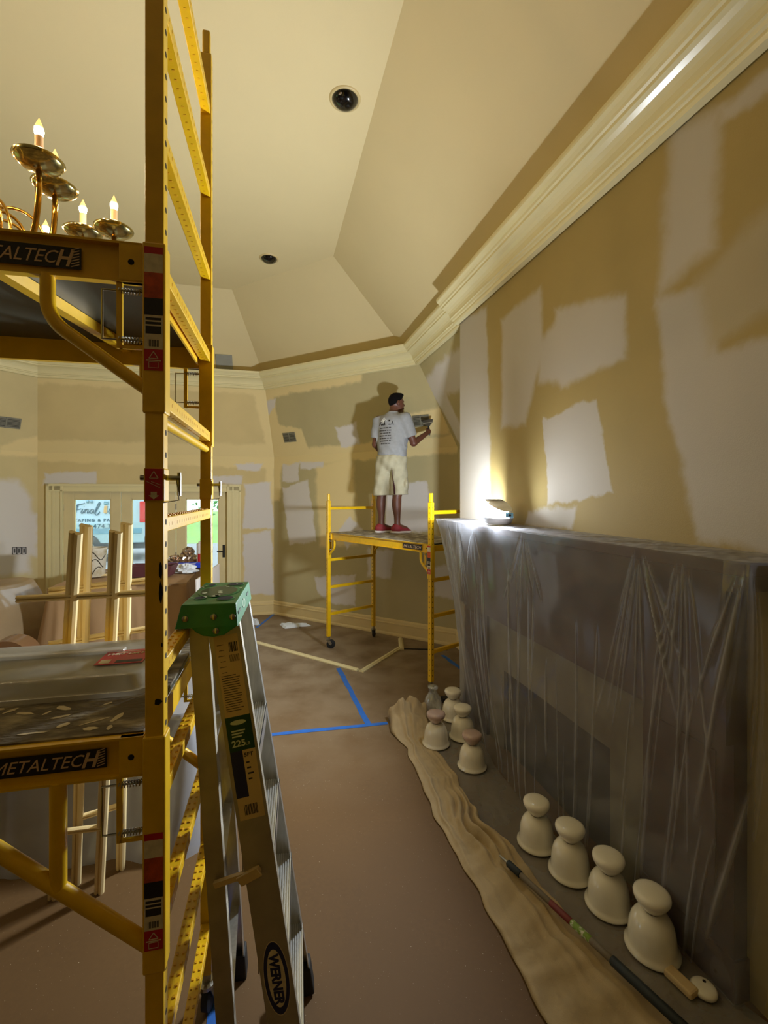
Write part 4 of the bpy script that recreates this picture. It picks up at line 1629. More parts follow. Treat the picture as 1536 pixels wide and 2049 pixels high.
def along(pts):
    seg = np.linalg.norm(np.diff(pts, axis=0), axis=1)
    cum = np.concatenate([[0], np.cumsum(seg)]) / seg.sum()
    return np.stack([np.interp(tt, cum, pts[:, 0]), np.interp(tt, cum, pts[:, 1])], -1)


Lc, Rc = along(lpts), along(rpts)
ww = np.linspace(0, 1, nw)
G = np.zeros((nl, nw, 3))
G[:, :, :2] = Lc[:, None] * (1 - ww)[None, :, None] + Rc[:, None] * ww[None, :, None]
h = np.zeros((nl, nw))
for i in range(7):
    c0, dr = rs.uniform(0.05, 0.95), rs.normal(0, 0.55)
    wd = rs.uniform(0.02, 0.05)
    h += rs.uniform(0.006, 0.018) * np.exp(-np.abs((ww[None] - c0 - dr * (tt[:, None] - 0.4)) / wd) ** 1.5) * (0.3 + 0.7 * np.sin(tt[:, None] * PI * rs.uniform(1, 2.5) + rs.uniform(0, 3)) ** 2)
# bundle at the far end
far = np.clip((0.13 - tt) / 0.10, 0, 1)[:, None]
h += far * (0.05 + 0.07 * np.sin(ww * PI)[None] + 0.05 * np.abs(fbm(G[:, :, 0] * 3.5, G[:, :, 1] * 3.5, 21, 3)))
# gathered ruck halfway
ruck = np.exp(-((tt - 0.52) / 0.10) ** 2)[:, None] * np.clip((ww - 0.25) / 0.3, 0, 1)[None]
h += ruck * 0.06 * np.abs(np.sin(24 * tt[:, None] + 16 * ww[None] + 2 * fbm(G[:, :, 0] * 2, G[:, :, 1] * 2, 8, 2)))
h += 0.016 * np.abs(fbm(G[:, :, 0] * 2.4, G[:, :, 1] * 2.4, 9, 4))
edgef = np.clip(np.minimum(ww, 1 - ww) / 0.03, 0, 1)[None]
G[:, :, 2] = 0.006 + h * (0.15 + 0.85 * edgef)
G[:, :, 0] += 0.022 * fbm(G[:, :, 0] * 2.2, G[:, :, 1] * 2.2, 31, 2)
mb = MB()
mb.grid(G)
canvas = tag(mb.build('drop_cloth', 'canvas', smooth=True, solid=0.003), 'beige canvas drop cloth bunched along the floor beside the sheeting', 'drop cloth')

# ---- plastic spread over the floor at the foot of the sheeting
gq = np.linspace(0.25, 3.7, 120)
gp = np.linspace(0, 1, 30)
fr = np.interp(gq, [0.25, 1.0, 1.6, 2.2, 2.8, 3.3, 3.7], [1.16, 1.14, 1.18, 1.22, 1.22, 1.16, 1.12])
bk = np.interp(gq, [0.25, 1.3, 1.5, 1.8, 2.2, 2.62, 3.02, 3.4, 3.7], [1.775, 1.77, 1.70, 1.655, 1.585, 1.56, 1.57, 1.65, 1.69])
G = np.zeros((120, 30, 3))
G[:, :, 0] = fr[:, None] * (1 - gp)[None] + bk[:, None] * gp[None]
G[:, :, 1] = gq[:, None]
wr = np.abs(fbm(G[:, :, 0] * 4, G[:, :, 1] * 4, 41, 3)) ** 1.5
G[:, :, 2] = 0.002 + 0.0035 * np.clip(wr, 0, 1.2)
mb = MB()
mb.grid(to_world(G))
tag(mb.build('plastic_floor_sheet', 'plastic_floor', smooth=True), 'wrinkled clear plastic spread on the floor under the ceramic shades', 'plastic sheet')

# ---- extension pole lying on the cloth
pole = thing('extension_pole', 'long painting extension pole with black grip lying on the drop cloth', 'pole')
a, b = floor_at(1000, 1712, 0.055), floor_at(1400, 2085, 0.075)
segs = [(0.0, 0.06, 0.006, 'steel', 'threaded_tip'), (0.06, 0.15, 0.017, 'pole_grip', 'pole_collar'), (0.15, 0.34, 0.0135, 'pole_grey', 'inner_tube'),
        (0.34, 0.46, 0.0145, 'pole_red', 'red_band'), (0.46, 0.56, 0.0145, 'pole_green', 'printed_label'), (0.56, 0.66, 0.0145, 'pole_grey', 'outer_tube'),
        (0.66, 1.0, 0.0185, 'pole_grip', 'hand_grip')]
for s0, s1, r, m_, nm in segs:
    MB().tube([a.lerp(b, s0), a.lerp(b, s0 + 0.004), a.lerp(b, s1 - 0.004), a.lerp(b, s1)], [r * 0.85, r, r, r * 0.85], 14).build(nm, m_, pole, smooth='auto')

# wooden block and round puck on the plastic
c = floor_at(1362, 1972, 0.008)
o = MB().box((-0.026, -0.055, 0), (0.026, 0.055, 0.028)).build('sanding_block', 'label_tan', bevel=0.008)
o.location = c
o.rotation_euler = (0, 0, 0.45)
tag(o, 'small cream sanding block lying by the end ceramic shade', 'block')
c = floor_at(1408, 1984, 0.008)
e = thing('ceramic_base', 'round cream ceramic cap with a dark hole lying on the plastic', 'cap', c, 0.5)
e.scale = (0.8, 0.8, 0.8)
MB().lathe([(0.045, 0), (0.056, 0.006), (0.056, 0.02), (0.046, 0.028), (0.02, 0.03), (0.001, 0.03)], 24).build('cap_body', 'porcelain', e, smooth=True)
MB().lathe([(0.008, 0.026), (0.008, 0.0312)], 12, Matrix.Translation((0.022, 0.01, 0))).build('screw_hole', 'hole', e)

# cord and adaptor at the scaffold wheel
c = floor_at(878, 1402, 0.0)
e = thing('power_adaptor', 'black power adaptor with looped cord beside the scaffold wheel', 'power adaptor', c + Vector((0.07, -0.03, 0)), 0.3)
MB().box((-0.05, -0.035, 0.0), (0.05, 0.035, 0.05)).build('adaptor_box', 'black_plastic', e, bevel=0.006)
pts = []
for k in range(40):
    a_ = k / 39 * 2 * PI * 1.6
    pts.append((0.05 + 0.13 + 0.13 * math.cos(a_ + PI), 0.05 + 0.11 * math.sin(a_ + PI) + 0.004 * k, 0.008 + 0.0006 * k))
MB().tube(pts, 0.005, 6).build('cord', 'cord_black', e)


# ---- floor: tapes, offcuts of moulding, rags
def strip(name, p0, p1, w_, z, h_, m_, label, cat, group=None):
    a, b = floor_at(*p0, 0), floor_at(*p1, 0)
    d = (b - a)
    L_ = d.length
    k = max(2, int(L_ / 0.12))
    side = Vector((-d.y, d.x, 0)).normalized()
    mb = MB()
    for i in range(k + 1):
        c_ = a + d * (i / k) + side * random.uniform(-1, 1) * 0.004
        ww_ = w_ * random.uniform(0.9, 1.1) / 2
        for s_ in (-1, 1):
            mb.v += [tuple(c_ + side * s_ * ww_ + Vector((0, 0, z))), tuple(c_ + side * s_ * ww_ + Vector((0, 0, z + h_)))]
    for i in range(k):
        o_ = i * 4
        for q_ in ((0, 4, 5, 1), (3, 7, 6, 2), (1, 5, 7, 3), (2, 6, 4, 0)):
            mb.f.append(tuple(o_ + x for x in q_))
            mb.mi.append(0)
    mb.f += [(0, 1, 3, 2), (k * 4, k * 4 + 2, k * 4 + 3, k * 4 + 1)]
    mb.mi += [0, 0]
    return tag(mb.build(name, m_), label, cat, group)


G1 = 'blue tape on the floor paper'
strip('masking_tape', (677, 1337), (738, 1452), 0.05, 0.0008, 0.0008, 'blue_tape', 'blue tape strip running from the cream moulding offcut towards the cross strip', 'tape', G1)
strip('masking_tape', (528, 1472), (775, 1447), 0.048, 0.0018, 0.0008, 'blue_tape', 'blue tape strip crossing the floor between the ladder and drop cloth', 'tape', G1)
strip('masking_tape', (463, 1690), (420, 2120), 0.05, 0.0008, 0.0008, 'blue_tape', 'blue tape strip passing under the green-topped ladder', 'tape', G1)
strip('masking_tape', (885, 1311), (935, 1348), 0.05, 0.0008, 0.0008, 'blue_tape', 'short blue tape strip disappearing behind the hanging plastic', 'tape', G1)
strip('masking_tape', (513, 1256), (548, 1229), 0.04, 0.0008, 0.0008, 'blue_tape', 'short blue tape strip at the wall corner', 'tape', G1)


def moulding(p0, p1, label):
    a, b = floor_at(*p0, 0.001), floor_at(*p1, 0.001)
    d = (b - a).normalized()
    sd = Vector((-d.y, d.x, 0))
    prof = [(-0.03, 0), (0.03, 0), (0.03, 0.012), (0.018, 0.016), (0.012, 0.024), (-0.012, 0.024), (-0.02, 0.014), (-0.03, 0.012)]
    mb = MB()
    k = len(prof)
    r0 = [a + sd * x + Vector((0, 0, y)) for x, y in prof]
    r1 = [b + sd * x + Vector((0, 0, y)) for x, y in prof]
    mb.add(r0 + r1, [(i, (i + 1) % k, k + (i + 1) % k, k + i) for i in range(k)] + [tuple(reversed(range(k))), tuple(range(k, 2 * k))])
    return tag(mb.build('moulding_offcut', 'trim_paint'), label, 'moulding', 'moulding offcuts on the floor')


moulding((508, 1285), (716, 1342), 'long cream moulding lying across the floor towards the ladder')
moulding((722, 1345), (798, 1298), 'cream moulding lying under the low scaffold at an angle to the long one')
moulding((801, 1279), (803, 1300), 'short cream moulding offcut under the low scaffold near the baseboard')
strip('floor_cable', (806, 1299), (895, 1301), 0.012, 0.0, 0.012, 'cord_black', 'thin dark cable lying on the floor under the low scaffold', 'cable')


def rag(u, v, r, hgt, m_, label, seed, sx=1.6):
    c = floor_at(u, v)
    k, l = 20, 8
    P = np.zeros((k, l, 3))
    for i in range(k):
        for j in range(l):
            a = 2 * PI * i / k
            rr = r * (1 - j / (l - 1)) * (1 + 0.3 * math.sin(3 * a + seed) + 0.15 * math.sin(7 * a + 2 * seed))
            P[i, j] = (c.x + rr * math.cos(a) * sx, c.y + rr * math.sin(a), 0.003 + hgt * (0.25 + 0.75 * abs(math.sin(2.3 * j + 4 * a + seed))) * (j > 0))
    mb = MB()
    mb.grid(P, closed_u=True)
    return tag(mb.build('rag', m_, smooth=False), label, 'rag', 'rags on the floor')


rag(586, 1253, 0.10, 0.035, 'rag_white', 'flat white rag lying on the floor near the corner wall', 1.0, 2.0)
rag(502, 1249, 0.09, 0.08, 'rag_white', 'crumpled white rag beside the blue tape at the wall corner', 2.3, 1.2)

# ================================================================== STEP LADDER
e1 = Vector((-0.176, 0.984, 0)).normalized()
e2 = Vector((0.984, 0.176, 0)).normalized()
UPV = Vector((0, 0, 1))
C0, C1 = Vector((-0.490, 1.294, 0)), Vector((-0.547, 1.614, 0))
ZC = 1.626
lad = thing('step_ladder', 'aluminium step ladder with green plastic top beside the scaffold tower', 'ladder', (0, 0, 0))
# rails: (name, top, bottom, width)
TOPZ = 1.58
rails = [('front_rail', C0 + e2 * 0.033 + e1 * 0.02 + UPV * TOPZ, Vector((-0.238, 1.352, 0.02)), 0.088),
         ('front_rail', C1 + e2 * 0.033 - e1 * 0.02 + UPV * TOPZ, Vector((-0.322, 1.80, 0.02)), 0.085),
         ('rear_rail', C0 - e2 * 0.036 + e1 * 0.03 + UPV * TOPZ, Vector((-0.455, 1.39, 0.02)), 0.052),
         ('rear_rail', C1 - e2 * 0.036 - e1 * 0.03 + UPV * TOPZ, Vector((-0.585, 1.86, 0.02)), 0.055)]
RO = []
for k, (nm, a, b, w_) in enumerate(rails):
    d = (b - a).normalized()
    sd = (e2 - d * e2.dot(d)).normalized()
    nn = sd.cross(d).normalized()
    if nn.dot(e1) > 0:
        nn = -nn                       # towards the camera side
    L_ = (b - a).length
    near = (k % 2 == 0)
    fl_in = -nn if near else nn       # flanges point to the inside of the ladder
    M = basis(a, sd, d, nn)
    mb = MB()
    mb.box((-w_ / 2, 0, -0.0015), (w_ / 2, L_, 0.0015), M)
    s_ = -1 if near else 1
    for xx in (-w_ / 2, w_ / 2 - 0.003):
        mb.box((xx, 0, min(0, s_ * 0.026)), (xx + 0.003, L_, max(0, s_ * 0.026)), M)
    o = mb.build(nm, 'alu_dull' if near else 'aluminium', lad)
    mb = MB()
    mb.box((-w_ / 2 - 0.006, L_ - 0.10, -0.03), (w_ / 2 + 0.006, L_ + 0.018, 0.012) if near else (w_ / 2 + 0.006, L_ + 0.018, 0.03), M)
    mb.build('foot', 'black_rubber', o, bevel=0.006)
    RO.append((o, M, L_, w_))


# steps
def rail_pt(k, z):
    nm, a, b, w_ = rails[k]
    t_ = (a.z - z) / (a.z - b.z)
    return a.lerp(b, t_)


for z in (0.29, 0.59, 0.89, 1.19):
    p, q = rail_pt(0, z), rail_pt(1, z)
    dy = (q - p).normalized()
    sx = (e2 - dy * e2.dot(dy)).normalized()
    M = basis(p, sx, dy, sx.cross(dy))
    L_ = (q - p).length
    mb = MB()
    mb.box((-0.045, 0, -0.006), (0.045, L_, 0), M)
    mb.box((0.041, 0, -0.055), (0.045, L_, 0), M)
    mb.box((-0.045, 0, -0.04), (-0.041, L_, 0), M)
    so = mb.build('step', 'aluminium', lad)
    rb = MB()
    for i in range(11):
        xx = -0.042 + i * 0.0081
        rb.box((xx, 0.002, 0), (xx + 0.004, L_ - 0.002, 0.0028), M)
    rb.build('tread_ribs', 'tread_lit', so)
    for pp in (p, q):
        br = MB()
        br.bar(pp - UPV * 0.05 + dy * (0.004 if pp is p else -0.004), p.lerp(q, 0.28 if pp is p else 0.72) - UPV * 0.012, 0.02, 0.003, up=sx)
        br.build('knee_brace', 'aluminium', so)
for z in (0.32, 0.78, 1.18):
    MB().bar(rail_pt(2, z), rail_pt(3, z), 0.03, 0.012).build('rear_brace', 'aluminium', lad)
for k0, k1 in ((0, 2), (1, 3)):
    off = e1 * (-0.012 if k0 == 0 else 0.012)
    p, q = rail_pt(k0, 0.86), rail_pt(k1, 0.80)
    mb = MB()
    mb.bar(p + off, q + off - UPV * 0.0, 0.016, 0.012, up=e1)
    so = mb.build('spreader', 'label_tan' if k0 == 0 else 'aluminium', lad)
    mb = MB()
    mb.bar(p + off * 1.6, p.lerp(q, 0.45) + off * 1.6 - UPV * 0.012, 0.03, 0.006, up=e1)
    mb.build('spreader_lock', 'label_tan', so, bevel=0.002)

# green top: hollow tray with apron skirts
M = basis(C0 + UPV * ZC, e2, e1, UPV)
Lc = (C1 - C0).length
hw0, hw1 = 0.073, 0.086


def cap_pt(x, y, z):
    return M @ Vector((x, y, z))


mb = MB()
y0, y1 = -0.005, Lc + 0.005
topv = [(-hw0, y0 + 0.004, 0), (hw0, y0 + 0.004, 0), (hw0, y1 - 0.004, 0), (-hw0, y1 - 0.004, 0)]
botv = [(-hw1 + 0.0, y0 - 0.012, -0.062), (hw1 - 0.006, y0 - 0.012, -0.062), (hw1 - 0.006, y1 + 0.012, -0.062), (-hw1, y1 + 0.012, -0.062)]
mb.add([cap_pt(*v) for v in topv + botv], [(0, 1, 2, 3), (0, 4, 5, 1), (1, 5, 6, 2), (2, 6, 7, 3), (3, 7, 4, 0)])
# curved apron hanging below each end
for yy, sgn in ((y0 - 0.012, -1), (y1 + 0.012, 1)):
    arc = [(-0.045, -0.06), (-0.03, -0.075), (-0.012, -0.085), (0.015, -0.089), (0.045, -0.084), (0.062, -0.072), (0.08, -0.06)]
    vs = [cap_pt(x, yy, z) for x, z in arc] + [cap_pt(x, yy - sgn * 0.006, z) for x, z in arc]
    k = len(arc)
    mb.add(vs, [tuple(range(k)), tuple(reversed(range(k, 2 * k)))] + [(i, k + i, k + i + 1, i + 1) for i in range(k - 1)])
cap = mb.build('top_cap', 'green_cap', lad, bevel=0.006)
cap['label'] = 'green moulded plastic ladder top'


def cap_disc(x, y, rx, ry, m_, nm, z=0.0012):
    mb = MB()
    k = 24
    rim = [cap_pt(x + rx * math.cos(2 * PI * i / k), y + ry * math.sin(2 * PI * i / k), z) for i in range(k)]
    inn = [cap_pt(x + rx * 0.88 * math.cos(2 * PI * i / k), y + ry * 0.88 * math.sin(2 * PI * i / k), z + 0.001) for i in range(k)]
    mb.add(rim + inn, [(i, (i + 1) % k, k + (i + 1) % k, k + i) for i in range(k)])
    mb.build(nm + '_rim', 'green_cap', cap)
    mb = MB()
    mb.add([p_ + UPV * 0.0004 for p_ in inn], [tuple(range(k))])
    return mb.build(nm, m_, cap)


cap_disc(0.0, Lc * 0.52, 0.062, 0.085, 'green_dark', 'tool_tray')
cap_disc(0.035, 0.06, 0.026, 0.026, 'hole', 'tool_hole')
cap_disc(0.035, Lc - 0.05, 0.028, 0.026, 'hole', 'tool_hole')
cap_disc(-0.038, 0.075, 0.018, 0.02, 'hole', 'tool_hole')
cap_disc(-0.04, Lc - 0.05, 0.013, 0.02, 'hole', 'tool_hole')
mb = MB()
for k in range(16):
    x, y, r = random.uniform(-0.07, 0.07), random.uniform(0.02, Lc - 0.02), random.uniform(0.002, 0.008)
    if k < 4:
        x, y, r = -0.02 + random.uniform(-0.02, 0.03), 0.09 + random.uniform(-0.02, 0.05), random.uniform(0.006, 0.012)
    m_ = 7
    mb.add([cap_pt(x + r * random.uniform(0.5, 1.3) * math.cos(2 * PI * i / m_), y + r * random.uniform(0.5, 1.5) * math.sin(2 * PI * i / m_), 0.0034) for i in range(m_)], [tuple(range(m_))])
mb.build('plaster_splats', 'green_splat', cap)['kind'] = 'stuff'
for x, z in ((-0.06, -0.036), (0.015, -0.034), (0.065, -0.036), (0.022, -0.072)):
    mb = MB()
    c = cap_pt(x, y0 - 0.0075 - (0.0045 if z < -0.05 else 0), z)
    mb.lathe([(0.0085, -0.001), (0.0085, 0.002), (0.005, 0.0045), (0.0005, 0.005)], 12, basis(c, e2, UPV, -e1))
    mb.build('rivet', 'steel', cap, smooth='auto')
# little emblem and slots on the step-side edge of the cap
sid = (cap_pt(hw1 - 0.006, 0, -0.062) - cap_pt(hw0, 0, 0)).normalized()
Ms = basis(cap_pt((hw0 + hw1 - 0.006) / 2 + 0.0012, Lc * 0.42, -0.031), e1, -sid, e1.cross(-sid))
for (x, y, w_, h_, m_) in ((-0.10, 0.0, 0.05, 0.008, 'green_dark'), (0.11, 0.006, 0.05, 0.008, 'green_dark')):
    MB().cbox((x, y, 0.0), (w_, h_, 0.001), Ms).build('edge_slot', m_, cap)
mb = MB()
k = 20
ring = []
for rr in (1.0, 0.8):
    ring += [Ms @ Vector((0.028 * rr * math.cos(2 * PI * i / k), 0.013 * rr * math.sin(2 * PI * i / k), 0.001)) for i in range(k)]
mb.add(ring, [(i, (i + 1) % k, k + (i + 1) % k, k + i) for i in range(k)])
mb.build('oval_emblem', 'green_splat', cap)

# printed labels on the outer face of the near front rail
ro, M, L_, w_ = RO[0]


def lab(x0, x1, y0, y1, m_, nm='rail_label', z=0.0022):
    mb = MB()
    mb.box((x0, y0, z - 0.0006), (x1, y1, z), M)
    return mb.build(nm, m_, ro)


flip = 1 if M.to_3x3().col[0].cross(M.to_3x3().col[1]).dot(M.to_3x3().col[2]) > 0 else -1
# text frame: x along sd (right), y up = -d
Mt0 = M @ Matrix(((1, 0, 0, 0), (0, -1, 0, 0), (0, 0, 1, 0), (0, 0, 0, 1)))
lab(-0.032, 0.034, 0.05, 0.285, 'label_tan')
for i in range(7):
    lab(-0.026 + 0.004 * (i % 2), -0.008, 0.075 + i * 0.016, 0.0765 + i * 0.016, 'sticker_ink', 'label_print', 0.0026)
for i in range(8):
    lab(0.006 + i * 0.003, 0.0072 + i * 0.003 + 0.0008 * (i % 3), 0.072, 0.10, 'sticker_ink', 'label_print', 0.0026)
for i in range(9):
    lab(0.004 + i * 0.003, 0.0052 + i * 0.003, 0.108, 0.128, 'sticker_ink', 'label_print', 0.0026)
for i in range(16):
    lab(-0.026, 0.012 + 0.014 * random.random(), 0.165 + i * 0.0068, 0.1668 + i * 0.0068, 'sticker_ink', 'label_print', 0.0026)
lab(-0.034, 0.036, 0.285, 0.385, 'green_dark')
text_mesh('label_lettering', '225', 0.026, 'green_splat', ro, Mt0 @ Matrix.Translation((-0.026, -0.372, 0.0026)), bold=0.0006)
text_mesh('label_lettering', 'LB', 0.012, 'green_splat', ro, Mt0 @ Matrix.Translation((0.012, -0.372, 0.0026)))
for i in range(3):
    lab(-0.022, 0.016 - i * 0.005, 0.325 + i * 0.008, 0.329 + i * 0.008, 'green_splat', 'label_print', 0.0026)
mb = MB()
k = 20
mb.add([M @ Vector((0.022 * math.cos(2 * PI * i / k), 0.303 + 0.007 * math.sin(2 * PI * i / k), 0.0026)) for i in range(k)], [tuple(range(k))])
mb.build('oval_emblem', 'green_splat', ro)
lab(-0.034, 0.000, 0.385, 0.52, 'navy')
lab(0.000, 0.036, 0.385, 0.52, 'label_tan')
text_mesh('label_lettering', '5FT', 0.016, 'sticker_ink', ro, Mt0 @ Matrix.Translation((0.003, -0.405, 0.0026)), bold=0.0004)
for i in range(4):
    lab(0.006, 0.014 + 0.012 * random.random(), 0.42 + i * 0.016, 0.4245 + i * 0.016, 'sticker_ink', 'label_print', 0.0026)
lab(-0.034, 0.036, 0.52, 0.585, 'label_tan')
for i in range(11):
    lab(-0.018 + i * 0.0035, -0.0165 + i * 0.0035 + 0.001 * (i % 2), 0.542, 0.572, 'sticker_ink', 'label_print', 0.0026)
# long oval maker's badge, lettering running down the rail
yc, ry, rx = 1.06, 0.108, 0.034


def oval(rx_, ry_, z, m_, nm):
    mb = MB()
    k = 36
    mb.add([M @ Vector((rx_ * math.cos(2 * PI * i / k), yc + ry_ * math.sin(2 * PI * i / k), z)) for i in range(k)], [tuple(range(k))])
    return mb.build(nm, m_, ro)


oval(rx + 0.002, ry + 0.003, 0.0022, 'sticker_white', 'badge_edge')
oval(rx, ry, 0.0025, 'navy', 'badge_ring')
oval(rx * 0.72, ry * 0.8, 0.0028, 'sticker_white', 'badge_field')
Mv = M @ Matrix(((0, -1, 0, -0.0135), (1, 0, 0, yc), (0, 0, 1, 0.0032), (0, 0, 0, 1)))
# letters read with their tops to the right of the rail
Mv = M @ Matrix(((0, 1, 0, -0.0125), (1, 0, 0, yc), (0, 0, 1, 0.0032), (0, 0, 0, 1)))
text_mesh('badge_lettering', 'WERNER', 0.036, 'navy', ro, Mv, align='CENTER', bold=0.0016, shear=0.2, sx=1.02)

# ================================================================== WINDOW GRILLES leaning on the tower
GRP = 'cream wooden window grilles leaning on the scaffold'


def grille(name, label, us, vb, cross_l, cross_r, dy):
    """two uprights joined by mitred cross bars; leans forward on to the deck beam of the tower"""
    e = thing(name, label, 'window grille', (0, 0, 0), 0, GRP)
    tops, bots = [], []
    for (ut, ub, v_b) in us:
        b_ = floor_at(ub, v_b, 0.0)
        bots.append(b_)
    # lean plane: through the feet, tipping towards the camera
    for (ut, ub, v_b), b_ in zip(us, bots):
        # top lies at height 1.80 on the lean line Y = Yb - 0.33*z
        Yt = b_.y - 0.335 * 1.80
        tops.append(Vector(((ut - CX) / FPX * Yt, Yt, 1.80 + dy)))

    def stick(p, q, w_, nm):
        d = (q - p).normalized()
        fw = Vector((0, -1, 0))
        sd = d.cross(fw).normalized()
        nn = sd.cross(d).normalized()
        if nn.y > 0:
            nn = -nn
        prof = [(-w_ / 2, -0.010), (w_ / 2, -0.010), (w_ / 2, 0.000), (w_ * 0.36, 0.009), (w_ * 0.12, 0.010), (w_ * 0.04, 0.002), (-w_ * 0.04, 0.002), (-w_ * 0.12, 0.010), (-w_ * 0.36, 0.009), (-w_ / 2, 0.000)]
        mb = MB()
        k = len(prof)
        r0 = [p + sd * x + nn * y for x, y in prof]
        r1 = [q + sd * x + nn * y for x, y in prof]
        mb.add(r0 + r1, [(i, (i + 1) % k, k + (i + 1) % k, k + i) for i in range(k)] + [tuple(reversed(range(k))), tuple(range(k, 2 * k))])
        return mb.build(nm, 'wood_trim', e)
    for p, q in zip(bots, tops):
        stick(p, q, 0.044, 'upright')
    for z in (0.42, 0.88, 1.34, 1.56):
        f = z / 1.80
        p, q = bots[0].lerp(tops[0], f), bots[1].lerp(tops[1], f)
        d = (q - p)
        if z < 1.3:
            a_, b_ = p, q
        else:
            a_, b_ = p - d.normalized() * cross_l, q + d.normalized() * cross_r
        stick(a_, b_, 0.024, 'cross_bar')
    return e


grille('window_grille', 'cream wooden window grille in front of its twin, leaning on the tower deck', [(150, 104, 1800), (230, 197, 1788)], 0, 0.17, 0.16, 0.0)
grille('window_grille', 'cream wooden window grille standing behind the front one', [(171, 151, 1770), (252, 240, 1740)], 0, 0.11, 0.15, 0.02)

# ================================================================== PLASTIC TRAY on the lower deck
hd = near_tower
tray = thing('plastic_tray', 'clear plastic tray lid with red label on the scaffold deck', 'tray')
tray.location = (0, 0, 0)
Mn = Matrix.Translation(org) @ Matrix.Rotation(math.atan2(ldir.y, ldir.x), 4, 'Z')
tz = 1.4065


def rrect(x0, x1, y0, y1, r, n_=6):
    out = []
    for cx, cy, a0 in ((x1 - r, y1 - r, 0), (x0 + r, y1 - r, PI / 2), (x0 + r, y0 + r, PI), (x1 - r, y0 + r, 1.5 * PI)):
        for i in range(n_ + 1):
            a = a0 + PI / 2 * i / n_
            out.append((cx + r * math.cos(a), cy + r * math.sin(a)))
    return out


mb = MB()
rings = [(0.0, 0.0), (0.0, 0.012), (0.012, 0.016), (0.03, 0.040), (0.055, 0.046), (0.10, 0.043)]
x0, x1, y0, y1 = 0.70, 1.745, 0.20, 0.60
allr = []
for ins, zz in rings:
    allr.append([Mn @ Vector((x, y, tz + zz)) for x, y in rrect(x0 + ins, x1 - ins, y0 + ins, y1 - ins, max(0.02, 0.07 - ins * 0.5))])
k = len(allr[0])
vs = [v for r_ in allr for v in r_]
fs = [(i * k + j, i * k + (j + 1) % k, (i + 1) * k + (j + 1) % k, (i + 1) * k + j) for i in range(len(allr) - 1) for j in range(k)]
fs.append(tuple(range((len(allr) - 1) * k, len(allr) * k)))
mb.add(vs, fs)
mb.build('tray_shell', 'plastic_tray', tray, smooth='auto')
mb = MB()
mb.box((x0 + 0.10, 0.42, tz + 0.044), (x1 - 0.14, 0.45, tz + 0.056), Mn)
mb.build('raised_rib', 'plastic_tray', tray, bevel=0.004)
mb = MB()
mb.box((1.56, 0.315, tz + 0.0475), (1.685, 0.435, tz + 0.049), Mn)
mb.build('product_label', 'sticker_red', tray)
text_mesh('label_lettering', 'WET DRY', 0.024, 'sticker_white', tray, Mn @ Matrix.Translation((1.565, 0.39, tz + 0.0495)), shear=0.3, bold=0.0006)
mb = MB()
mb.box((1.568, 0.322, tz + 0.049), (1.595, 0.352, tz + 0.0496), Mn)
mb.build('label_panel', 'sticker_white', tray)
MB().box((1.565, 0.418, tz + 0.049), (1.67, 0.421, tz + 0.0496), Mn).build('label_line', 'sticker_white', tray)
mb = MB()
mb.box((1.61, 0.322, tz + 0.049), (1.68, 0.342, tz + 0.0496), Mn)
mb.build('label_panel', 'sticker_ink', tray)
# hardened plaster splats on the deck
mb = MB()
for i in range(120):
    x, y = random.uniform(0.9, 1.74), random.uniform(0.02, 0.64)
    if x0 < x < x1 and y0 - 0.01 < y < y1:
        continue
    L_, wd, an = random.uniform(0.006, 0.035), random.uniform(0.003, 0.010), random.gauss(0.4, 0.5)
    k = 9
    mb.add([Mn @ Vector((x + L_ * math.cos(2 * PI * j / k) * math.cos(an) - wd * math.sin(2 * PI * j / k) * math.sin(an) + random.uniform(-.002, .002),
                         y + L_ * math.cos(2 * PI * j / k) * math.sin(an) + wd * math.sin(2 * PI * j / k) * math.cos(an) + random.uniform(-.002, .002), 1.4048)) for j in range(k)], [tuple(range(k))])
o = mb.build('plaster_splats', 'splat', None)
tag(o, 'hardened plaster splats on the lower scaffold deck', 'plaster', kind='stuff')

